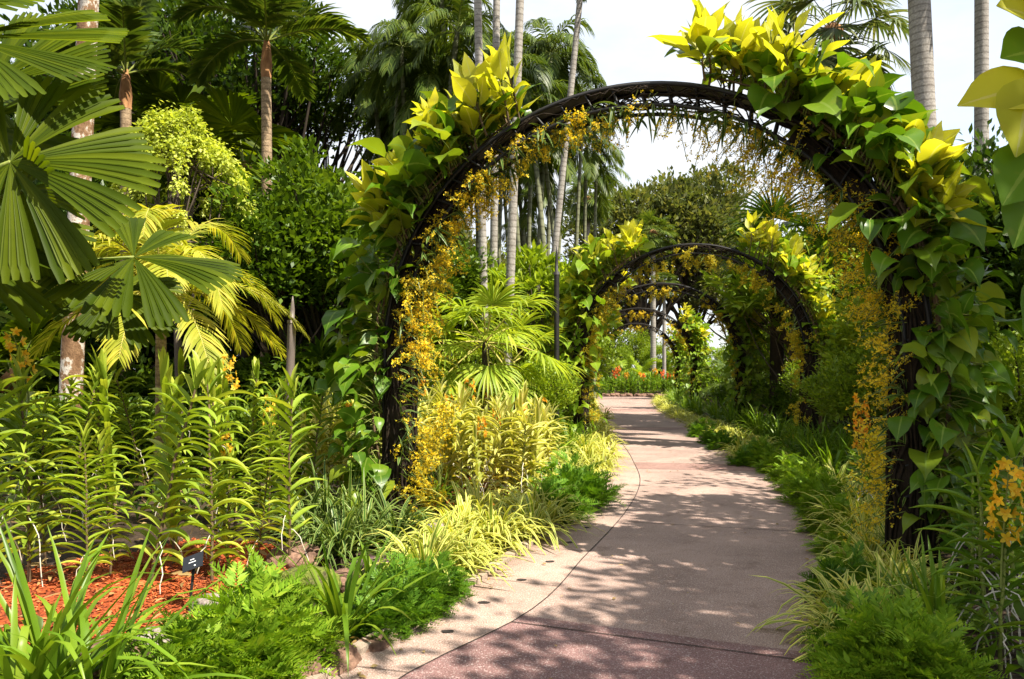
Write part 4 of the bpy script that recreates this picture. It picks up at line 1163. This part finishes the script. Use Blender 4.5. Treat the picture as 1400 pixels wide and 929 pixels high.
for px, d, s, l in ((736, 12.6, .58, 'sunny shrub hiding the foot of the slim black post'), (640, 16.5, 1.1, 'bright shrub under the pale palm trunks'), (700, 17.5, 1.15, 'bright shrub tree right of the pale palm trunks'), (735, 19.5, 1.1, 'light green shrub tree beside the black post'), (800, 26, 1.0, 'light green shrub tree behind the yellow top of the second arch')):
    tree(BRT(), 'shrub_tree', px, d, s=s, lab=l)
tree(FRAN(), 'bare_branched_tree', 735, 16.5, s=1.05, lab='open twiggy tree with large leaves behind the black post', cat='tree')
# right-hand side
for px, d, s, l in ((1090, 18.5, 1.30, 'broad leaved green tree right of the second arch top'), (1075, 23, 1.30, 'open branched tree seen through the second arch on the right'), (1145, 17.0, 1.15, 'large leaved tree behind the right leg of the second arch')):
    tree(FRAN(), 'broad_leaved_tree', px, d, s=s, lab=l, cat='tree')
for px, d, s in ((1350, 10.5, 1.05), (1440, 9.5, 1.1), (1350, 14.5, 1.1), (1440, 14, 1.4), (1240, 18.5, 1.0), (1300, 20, 1.5)):
    tree(DARK(), 'dark_tree', px, d, s=s, lab='dark leafy tree in the thicket on the right of the path', grp='dark trees on the right')
for px, d, s, l in ((1255, 12.0, 1.25, 'bright leaved small tree in front of the thick grey palm trunk'), (1180, 10.5, .62, 'light green shrub between the second and first arch on the right'), (1390, 7.4, .6, 'sunny shrub behind the orange orchid'), (1200, 13.2, .9, 'light green bush behind the golden orchids of the right arch leg'), (1150, 24, 1.5, 'light green tree behind the right legs of the second and third arches'), (1090, 29, 1.4, 'light green tree far behind the right leg of the third arch'), (1035, 24, 1.0, 'light green bush beyond the right legs of the third and fourth arches'), (1120, 15.2, .6, 'light green bush beside the right leg of the second arch'), (1300, 9.6, .75, 'light green bush right behind the right leg of the nearest arch')):
    tree(BRT(), 'shrub_tree', px, d, s=s, lab=l)

SHADE = Pool([leafy(ell(2.1, 2.0, 1.6, 5.2, .35, 7, -.7), 120, 24, .17, .045, 'mid_leaf', .36, (4.0, .11, .3), 'bark', branch_r=.5) for _ in range(2)])
for X, Y, s in ((6.2, 3.6, 1.1), (6.2, 5.7, 1.0), (5.0, .4, 1.1), (6.2, 1.6, 1.25), (4.4, -2.2, 1.15), (10.0, 18.5, .9)):
    thing('shade_tree', SHADE(), (X, Y, float(ground_z(X, Y))), vz(), s, 'leafy tree right of the garden border shading the path', 'tree', 'shade trees on the right')
for Y in np.arange(10.5, 37, .62):
    X = float(XR(Y)) + R_(.22, .42)
    if 10.6 < Y < 12.4: continue
    thing('spider_plant', SP(), (X, Y, float(ground_z(X, Y))), vz(), R_(.8, 1.1), 'spider plant in the far border along the right path edge', 'spider plant', 'spider plants along the far right border')
for Y in np.arange(12.5, 37, .8):
    X = float(XR(Y)) + R_(.8, 1.3)
    thing('strap_plant', STR(), (X, Y, float(ground_z(X, Y))), vz(), R_(.9, 1.25), 'green strap leaved clump behind the far right spider plant border', 'plant', 'strap plants of the far right border')
for Y in np.arange(12.5, 37, .8):
    X = float(XL(Y)) - R_(.3, .6)
    thing('spider_plant', SP(), (X, Y, float(ground_z(X, Y))), vz(), R_(.9, 1.2), 'spider plant along the far left path edge beyond the second arch', 'spider plant', 'spider plants along the far left path edge')

# ---- tall broadleaf trees far left and far centre
BIG = Pool([leafy(ell(4.2, 3.8, 3.4, 9.2, .45, 9, -.5), 330, 42, .24, .055, 'dark_leaf', .62, (6.5, .28, .8), 'dark_bark', branch_r=.3) for _ in range(2)])
OPEN = leafy(ell(4.3, 3.2, 3.2, 9.8, .55, 7, -.3), 90, 60, .20, .05, 'mid_leaf', .70, (6.2, .26, 1.4), 'dark_bark', branch_r=.8, upb=.1)
FAR = Pool([leafy(ell(6.2, 5.4, 4.4, 9.4, .6, 12, -.4), 260, 52, .40, .10, 'far_leaf', .95, (6.0, .4, .8), 'bark', branch_r=.25) for _ in range(2)])
for px, d, s, l in ((335, 27, 1.28, 'tall dark broadleaf tree behind the slim palm on the left'), (205, 30, 1.35, 'tall dark broadleaf tree between the left palms'), (110, 32, 1.2, 'dark broadleaf tree behind the lichen covered trunk'), (-40, 26, 1.0, 'dark tree at the far left edge')):
    tree(BIG(), 'broadleaf_tree', px, d, s=s, lab=l)
tree(OPEN, 'open_crowned_tree', 405, 29, s=1.14, rz=.4, lab='open crowned tree with dark curving limbs against the blue sky')
for px, d, s, l in ((885, 62, 1.22, 'large rounded far tree beyond the second arch, its left half'), (945, 64, 1.3, 'large rounded far tree beyond the second arch, its taller right half')):
    tree(FAR(), 'far_tree', px, d, s=s, lab=l)
for px, d, s in ((720, 60, .75), (770, 66, .72), (830, 72, .7), (1010, 60, .8), (1080, 62, .8), (1150, 55, .75), (640, 55, .8), (560, 52, .9), (1230, 52, .75), (1320, 48, .8), (1420, 48, .8), (460, 50, .85), (350, 52, .9), (240, 50, .9), (130, 50, .9), (0, 50, .95)):
    tree(FAR(), 'far_tree', px, d, s=s, lab='far tree in the belt closing off the garden', grp='far belt of trees')
for px, d, s in ((800, 50, 1.0), (850, 54, 1.0), (900, 52, 1.1), (950, 50, 1.1), (1000, 46, 1.0), (760, 46, 1.0), (1040, 40, 1.0), (870, 58, 1.5)):
    tree(BRT(), 'shrub_tree', px, d, s=s, lab='sunny light green shrub at the end of the path', grp='shrubs at the end of the path')

# ---- planting at the far end of the path
O_far = Pool([orchid(.8, 14, .34, .03, 'strap_leaf', 0, .1, .1, nstem=4) for _ in range(2)])
O_fo = Pool([orchid(.8, 12, .34, .03, 'strap_leaf', 0, .1, .1, nstem=3, spk=spike(.6, 1.15, 14, .075, m_, spread=.09, each=False)) for m_ in ('orange_flower', 'red_flower')])
for d in (42.3, 43.2, 44.2, 45.4):
    for px in range(792, 960, 11):
        f = R_(0, 1) < .28 and d > 43
        thing('orchid_plant', O_fo() if f else O_far(), gd(px + R_(-5, 5), d + R_(-.3, .3)), vz(), R_(.9, 1.3),
              'orange flowered plant in the bed at the far end of the path' if f else 'green leafy plant in the bed at the far end of the path', 'plant', 'flowered bed plants at the path end' if f else 'bed plants at the path end')
RM = [rock(40 + i, 'brown_rock', .30, .22, .16) for i in range(3)]
for i, px in enumerate(range(800, 940, 10)):
    o = obj('rock', RM[i % 3], None, 'small edging stone along the bed at the far end of the path'); o['category'] = 'rock'; o['group'] = 'edging stones at the path end'
    g = gd(px + R_(-2, 2), 41.75 + R_(-.1, .1)); o.location = (g[0], g[1], .04); o.rotation_euler = (0, 0, vz()); k = R_(.7, 1.2); o.scale = (k, k, k)

# ---- palms
# grove of thin tall palms, centre left
GROVE = [feather_palm(h, .085, 13, 2.3, 'palm_leaf', 'green_bark', (1.4, 2.5), (-.6, 1.25), 36, .8, .028, 2.2, lean=ln) for h, ln in ((12.0, .8), (10.4, 1.0), (13.6, .5))]
for i, (px, d, s) in enumerate(((535, 26, 1.0), (548, 22, .95), (572, 25, 1.05), (590, 21, .92), (606, 27, 1.05), (622, 23, 1.0), (560, 28, .95), (640, 25, .95), (600, 24, .85), 
                                (733, 24, 1.0), (752, 22, .95), (720, 27, .95), (708, 30, .85), (760, 29, .8), (680, 27, .95), (655, 30, .9), (575, 30, .8), (530, 23, .85), (615, 25, .8), (585, 27, 1.0), (560, 22, .8), (690, 23, .75), (738, 33, .75), (704, 25, .9), (716, 22, .86), (728, 29, .95), (746, 26, .9), (757, 31, 1.0), (768, 24, .84), (784, 28, .88), (797, 32, .92), (664, 33, 1.05), (545, 31, 1.05), (612, 33, 1.1), (580, 34, 1.1), (520, 32, 1.0), (812, 36, .95), (700, 35, 1.1))):
    left = px < 650
    tree(GROVE[i % 3], 'thin_palm', px, d, s=s, lab='thin stemmed feather palm in the dark grove left of the pale trunks' if left else 'thin stemmed feather palm right of and behind the pale trunks', cat='palm', grp='thin palms of the left grove' if left else 'thin palms of the right grove')
# three pale trunks
ROY = [feather_palm(12.5, .088, 12, 2.4, 'palm_leaf', 'pale_palm_bark', (1.0, 2.0), (-.3, 1.2), 36, .6, .03, 1.2, shaft=(1.2, 'stem')) for _ in range(2)]
for px, d, l, t in ((665, 15.2, 'pale ringed palm trunk, leftmost of the three close together', -.02), (672, 16.5, 'pale ringed palm trunk, middle one of the three close together', .012), (690, 14.2, 'pale ringed palm trunk, rightmost and thickest of the three close together', .035)):
    tree(ROY[0 if px < 680 else 1], 'tall_palm', px, d, s=1.0, lab=l, cat='palm', tilt=(0, t), rz=0)
tree(ROY[1], 'tall_palm', 735, 19, s=1.0, lab='leaning pale palm stem passing behind the top left of the nearest arch', cat='palm', tilt=(0, .10), rz=0)
# right trunks
RT = feather_palm(10.3, .20, 13, 2.5, 'grey_palm', 'pale_palm_bark', (1.0, 2.0), (-.35, 1.2), 36, .6, .03, 1.3)
tree(RT, 'tall_palm', 1284, 13.2, s=1.0, lab='thick grey ringed palm trunk on the right behind the arch', cat='palm', tilt=(0, -.045), rz=0)
tree(feather_palm(12.5, .135, 12, 2.6, 'palm_leaf', 'pale_palm_bark', (1.0, 2.0), (-.3, 1.2), 34, .6, .03, 1.3), 'tall_palm', 1342, 14.5, s=1.0, lab='slim grey palm trunk at the right near the close leaves', cat='palm')
CAB = fan_palm(9.8, .17, 24, 1.15, 1.3, 'grey_palm', 'pale_palm_bark', (-1.0, 1.2), 4.2, 14, 2, False, .9, skirt=4, fibre=True)
tree(CAB, 'fan_palm', 1138, 20, s=1.08, lab='tall grey green fan palm behind the yellow leaves of the nearest arch', cat='palm')
FANL = fan_palm(10.5, .17, 22, 1.0, 1.0, 'palm_leaf', 'pale_palm_bark', (-1.0, 1.2), 4.2, 14, 2, False, .8, skirt=6)
tree(FANL, 'fan_palm', 803, 46, s=1.15, lab='slender far fan palm alone against the sky above the second arch', cat='palm')
tree(FANL, 'fan_palm', 893, 50, s=1.02, lab='fan palm in front of the large rounded far tree', cat='palm')
tree(FANL, 'fan_palm', 908, 47, s=.66, lab='smaller fan palm below the rounded far tree', cat='palm')
DPALM = fan_palm(4.2, .16, 18, 1.15, 1.0, 'dark_leaf', 'dark_bark', (-.7, 1.2), 4.0, 12, 3, False, .5)
tree(DPALM, 'fan_palm', 1062, 19.5, s=1.05, lab='dark spiky fan palm behind the top right of the second arch', cat='palm')
tree(DPALM, 'fan_palm', 1150, 16.5, s=.85, lab='dark fan palm between the first and second arch on the right', cat='palm')
tree(feather_palm(.5, .12, 14, 2.0, 'palm_leaf', 'dark_bark', (.8, 1.6), (.2, 1.35), 36, .45, .02, .8), 'low_palm', 1010, 27, s=1.0, lab='low feather palm seen through the second and third arches', cat='palm')
for px, d, l in ((852, 51, 'low bright palm at the end of the path, the left one'), (878, 49, 'low bright palm at the end of the path, the middle one'), (915, 52, 'low bright palm at the end of the path, the right one')):
    tree(feather_palm(.6, .14, 12, 2.1, 'bright_leaf', 'dark_bark', (.8, 1.7), (.2, 1.35), 30, .5, .035, .8), 'low_palm', px, d, s=1.1, lab=l, cat='palm')

# left palms
tree(feather_palm(9.5, .13, 11, 2.4, 'palm_leaf', 'lichen_bark', (1.0, 2.0), (-.3, 1.2), 34, .55, .03, 1.2), 'tall_palm', 92, 9.6, s=1.0, lab='palm trunk blotched with white lichen at the far left', cat='palm', tilt=(0, .045), rz=0)
GP = feather_palm(2.2, .058, 18, 1.55, 'gold_palm', 'brown_palm_bark', (1.3, 2.6), (-.1, 1.4), 50, .40, .014, 1.0, stem='gold_stem', each=True)
tree(GP, 'golden_palm', 220, 7.9, s=1.0, lab='small palm with golden yellow feather fronds in the left bed', cat='palm')
P5 = feather_palm(5.9, .085, 12, 1.75, 'palm_leaf', 'brown_palm_bark', (.7, 1.6), (.1, 1.35), 30, .48, .045, .6, shaft=(.65, 'fibre'), each=True, lean=.1)
tree(P5, 'slim_palm', 362, 12.2, s=1.05, lab='slim palm with a ringed brown trunk and dark crown left of centre', cat='palm', tilt=(0, .02), rz=0)
P4 = feather_palm(6.0, .10, 11, 1.7, 'palm_leaf', 'brown_palm_bark', (.5, 1.5), (.1, 1.4), 28, .55, .05, .5, shaft=(.7, 'fibre'), each=True)
tree(P4, 'slim_palm', 172, 13.0, s=1.0, lab='palm with reddish leaf bases and dark upright fronds on the left', cat='palm')
P6 = fan_palm(5.5, .11, 15, .85, 1.0, 'fan_leaf', 'brown_palm_bark', (-.7, 1.3), 4.8, 9, 4, True, .25, each=True)
tree(P6, 'fan_palm', 248, 14.5, s=1.05, lab='fan palm with brown fibrous crown base behind the weeping yellow tree', cat='palm')
P6b = fan_palm(4.9, .13, 13, 1.05, 1.1, 'fan_leaf', 'dark_bark', (-.3, 1.3), 5.4, 9, 5, True, .15, each=True)
tree(P6b, 'fan_palm', 512, 17, s=.92, lab='dark fan palm with big round pleated leaves below the thin palms', cat='palm')
tree(fan_palm(5.0, .10, 13, .8, .9, 'fan_leaf', 'dark_bark', (-.5, 1.3), 4.8, 9, 4, True, .3), 'fan_palm', 335, 13.6, s=1.0, lab='fan palm half hidden behind the slim palm trunk', cat='palm')
tree(fan_palm(1.2, .12, 12, .75, .8, 'fan_leaf', 'dark_bark', (-.5, 1.3), 4.8, 9, 4, True, .3), 'fan_palm', 20, 11.0, s=1.0, lab='fan palm in the shade left of the lichen trunk', cat='palm')
tree(fan_palm(.9, .12, 14, .8, .7, 'dark_leaf', 'dark_bark', (-.3, 1.3), 4.6, 12, 2, False, .4), 'fan_palm', 420, 12.0, s=1.0, lab='low dark fan palm in the shade behind the brown post', cat='palm')

# sunlit fan palms through the first arch
LF = [fan_palm(h, .07, 18, .78, .85, 'lit_fan', 'dark_bark', (-.85, 1.3), 3.9, 28, 1, False, .9, each=True, stem='gold_stem', fibre=False) for h in (1.9, 1.35)]
tree(LF[0], 'lady_fan_palm', 664, 11.6, s=.95, lab='sunlit yellow green fan palm seen through the nearest arch, the taller one', cat='palm')
tree(LF[1], 'lady_fan_palm', 618, 12.6, s=1.0, lab='sunlit yellow green fan palm close behind the golden orchids of the nearest arch', cat='palm')
tree(LF[1], 'lady_fan_palm', 692, 14.2, s=1.0, lab='sunlit yellow green fan palm behind the taller one', cat='palm')


# big fan palm close on the left; each leaf is its own part
def near_fan():
    base = gd(-420, 4.9)
    stem = MB(); H = 2.2
    stem.tube([[0, 0, -.1], [0, 0, H * .5], [0, 0, H]], [.13, .11, .12], 10)
    parts = [('trunk', stem.mesh('trunk', M['fibre']))]
    spec = [  # hub pixel, depth, tip pixel, tip depth, normal, radius, span, groups, pleats, droop
        ((-50, 52), 4.5, (150, 82), 4.3, (.0, -.6, .8), .95, 2.7, 5, 8, .10),
        ((14, 222), 4.2, (232, 268), 4.3, (-.75, -.55, .38), .82, 4.8, 10, 5, .26),
        ((-40, 170), 4.7, (120, 200), 4.6, (-.5, -.5, .7), .9, 3.2, 6, 6, .16),
        ((183, 352), 4.9, (330, 395), 4.8, (.15, -.5, .85), .70, 5.2, 9, 5, .45),
        ((158, 402), 5.3, (235, 470), 5.2, (.1, -.6, .75), .50, 4.2, 8, 4, .35),
        ((30, 262), 4.5, (120, 370), 4.6, (-.7, -.7, .1), .66, 3.6, 7, 6, .25),
        ((-60, 330), 4.6, (60, 420), 4.5, (.2, -.7, .6), .80, 4.4, 9, 5, .30),
        ((-120, 400), 5.6, (-30, 420), 5.5, (.2, -.5, .8), .8, 4.4, 9, 5, .35),
        ((-20, 120), 5.4, (100, 60), 5.6, (-.2, -.9, .4), .9, 4.0, 8, 6, .08),
        ((-160, 10), 4.6, (-20, -40), 4.5, (.2, -.6, .8), .95, 4.2, 9, 5, .2),
    ]
    for hp, hd, tp, td, nm, rad, span, gr, pl, dr in spec:
        hub = at(hp[0], hp[1], hd) - base; tip = at(tp[0], tp[1], td) - base
        lf = MB(); fan_leaf(lf, hub, tip - hub, np.array(nm), rad, span, gr, pl, dr, .22, True, .2, .5)
        pe = MB(); pe.tube(bez([0, 0, H * .95], (hub * .5 + np.array([0, 0, H]) * .5) + [0, 0, -.15], hub, 8), np.linspace(.02, .012, 8), 6)
        parts.append(('fan_leaf', lf.mesh('fan_leaf', M['fan_leaf']), [('petiole', pe.mesh('petiole', M['stem']))]))
    thing('fan_palm', parts, base, 0, 1, 'big fan palm with broad pleated leaves reaching in from the left edge', 'palm')


near_fan()


# close leaves of a climber at the upper right, on a slim post outside the frame
def near_vine():
    base = gd(1500, 2.5)
    pt = MB(); pt.tube([[0, 0, -.1], [0, 0, 1.5], [0, 0, 3.1]], .035, 8)
    thing('garden_post', [('pole', pt.mesh('pole', M['black_metal']))], base, 0, 1, 'slim dark pole carrying the close leaves at the right edge', 'post')
    st = MB()
    t = np.linspace(0, 1, 30); st.tube(np.stack([np.cos(t * 12) * .05, np.sin(t * 12) * .05, t * 3.05], 1), .010, 6)
    lv = []
    spec = [((1440, 70), (1372, 70), 2.5, .20, 0, .52), ((1440, 118), (1316, 128), 2.45, .30, 1, .30), ((1425, 30), (1368, 2), 2.5, .17, 1, .5), ((1412, 108), (1388, 205), 2.4, .27, 1, .42),
            ((1425, 205), (1370, 270), 2.4, .24, 0, .45), ((1420, 250), (1385, 330), 2.45, .22, 0, .4), ((1450, 300), (1375, 310), 2.6, .22, 0, .4), ((1440, 160), (1330, 190), 2.9, .0, 0, .3), ((1455, 20), (1400, -60), 2.5, .25, 1, .4), ((1470, 380), (1400, 440), 2.6, .22, 0, .4)]
    for hp, tp, d, L, yel, wr in spec:
        if L == 0: continue
        hub = at(hp[0], hp[1], d) - base; tip = at(tp[0], tp[1], d - .05) - base
        D = nrm(tip - hub); n_ = nrm(np.array([.15, -.85, .5])); S = nrm(np.cross(D, n_))
        mb = MB(); pe = MB()
        mb.strips(hub[None], D[None], S[None], np.linalg.norm(tip - hub) * 1.08, np.linalg.norm(tip - hub) * wr, [.15, .55, .85, 1, .97, .85, .62, .3, .03], .25, .18)
        pe.tube(bez([0, 0, hub[2] - .1], hub * .5 + [0, 0, hub[2] * .5], hub, 5), .006, 5)
        lv.append(('leaf', mb.mesh('leaf', M['yellow_leaf' if yel else 'vine_leaf']), [('petiole', pe.mesh('petiole', M['stem']))]))
    thing('climbing_vine', [('stem', st.mesh('stem', M['brown_stem']))] + lv,
          base, 0, 1, 'large green and yellow leaves hanging close in the upper right corner', 'vine')


near_vine()


def ground_cover():
    N = 26000
    X = R_(-11, 12, N); Y = R_(3.2, 20, N)
    s = np.maximum(XL(Y) - X, X - XR(Y))
    mul = (X < -.6) & (Y < 6.3) & (Y > 3.9)
    keep = (s > .4) & ~(mul) & (s < 7)
    X = X[keep]; Y = Y[keep]; n = len(X)
    P = np.stack([X, Y, ground_z(X, Y) + R_(0, .12, n)], 1)
    D = nrm(rng.normal(0, .7, (n, 3)) + np.array([0, 0, .8]))
    mb = MB(); mb.strips(P, D, sides(D, rng.normal(0, .5, n)), R_(.10, .26, n), R_(.014, .035, n), [.15, 1, .8, .05], R_(.5, 1.6, n), .3)
    o = obj('ground_cover', mb.mesh('ground_cover', M['mid_leaf'])); o['kind'] = 'stuff'; o['category'] = 'ground cover'
    o['label'] = 'low leafy ground cover between the larger plants of the beds'


ground_cover()


def litter():
    n = 420
    Y = R_(2.6, 22, n) ** 1.0; f = R_(0, 1, n)
    edge = R_(0, 1, n) < .6
    f = np.where(edge, np.where(f < .5, f * .16, 1 - (1 - f) * .16), f)
    X = XL(Y) + (XR(Y) - XL(Y)) * f
    P = np.stack([X, Y, np.full(n, .009)], 1)
    D = az_dir(R_(0, 6.28, n), R_(0, .25, n))
    mb = MB(); mb.strips(P, D, sides(D, rng.normal(0, .3, n)), R_(.012, .055, n), R_(.004, .012, n), [.2, 1, .7, .05], R_(.1, .5, n), .3)
    o = obj('leaf_litter', mb.mesh('leaf_litter', M['dry_leaf'])); o['kind'] = 'stuff'; o['category'] = 'leaf litter'
    o['label'] = 'small dry leaves and petals fallen on the path, mostly along its edges'
    n = 900; X = R_(-6, 0, n); Y = R_(3.6, 9, n); k = (XL(Y) - X) > .12; X = X[k]; Y = Y[k]; n = len(X)
    P = np.stack([X, Y, ground_z(X, Y) + .05], 1); D = az_dir(R_(0, 6.28, n), R_(0, .5, n))
    mb = MB(); mb.strips(P, D, sides(D, rng.normal(0, .4, n)), R_(.05, .16, n), R_(.006, .016, n), [.2, 1, .8, .05], R_(.1, .9, n), .3)
    o = obj('dead_leaves', mb.mesh('dead_leaves', M['dry_leaf'])); o['kind'] = 'stuff'; o['category'] = 'dead leaves'
    o['label'] = 'dead brown leaves lying among the plants of the left bed'


litter()


# ------------------------------------------------------------------ light, sky, camera
SUN_AZ, SUN_EL = 124.0, 55.0      # degrees clockwise from straight ahead (+Y), and above the horizon
w = bpy.data.worlds.new('World'); sc.world = w; w.use_nodes = True
nt = w.node_tree
for q in list(nt.nodes): nt.nodes.remove(q)
sky = nt.nodes.new('ShaderNodeTexSky'); sky.sky_type = 'NISHITA'; sky.sun_disc = False
sky.sun_elevation = math.radians(SUN_EL); sky.sun_rotation = math.radians(SUN_AZ)
sky.air_density = 1.0; sky.dust_density = 1.5
tc = nt.nodes.new('ShaderNodeTexCoord'); mp = nt.nodes.new('ShaderNodeMapping'); mp.inputs['Scale'].default_value = (1, 1, 2.6)
nz = nt.nodes.new('ShaderNodeTexNoise'); nz.inputs['Scale'].default_value = 2.2; nz.inputs['Detail'].default_value = 7; nz.inputs['Roughness'].default_value = .6
nt.links.new(tc.outputs['Generated'], mp.inputs[0]); nt.links.new(mp.outputs[0], nz.inputs['Vector'])
fac = ramp(nt, [(.32, (.45, .45, .45)), (.56, (.98, .98, .98))], nz.outputs[0])
col = mixc(nt, fac, sky.outputs[0], (2.75, 2.82, 2.92))
bg = nt.nodes.new('ShaderNodeBackground'); bg.inputs['Strength'].default_value = .13
nt.links.new(col, bg.inputs[0])
ow = nt.nodes.new('ShaderNodeOutputWorld'); nt.links.new(bg.outputs[0], ow.inputs[0])

sl = bpy.data.lights.new('sun', 'SUN'); sl.energy = 4.3; sl.angle = math.radians(.5); sl.color = (1, .93, .80)
so = bpy.data.objects.new('sun', sl); C.objects.link(so)
a = math.radians(SUN_AZ); e = math.radians(SUN_EL)
sv = Vector((math.sin(a) * math.cos(e), math.cos(a) * math.cos(e), math.sin(e)))
so.rotation_euler = sv.to_track_quat('Z', 'Y').to_euler(); so.location = sv * 60

cam = bpy.data.cameras.new('camera'); co = bpy.data.objects.new('camera', cam); C.objects.link(co)
co.location = (0, 0, CAMZ); co.rotation_euler = (PI / 2, 0, 0)
cam.sensor_width = 36; cam.lens = 36 * F / 1400; cam.shift_y = (HOR - 464.5) / 1400
cam.clip_start = .05; cam.clip_end = 6000
sc.camera = co
sc.view_settings.view_transform = 'Standard'; sc.view_settings.look = 'None'
sc.view_settings.exposure = 1.6; sc.view_settings.gamma = 1
sc.render.engine = 'CYCLES'
sc.cycles.max_bounces = 12; sc.cycles.diffuse_bounces = 8; sc.cycles.glossy_bounces = 2; sc.cycles.transmission_bounces = 8
sc.cycles.caustics_reflective = False; sc.cycles.caustics_refractive = False
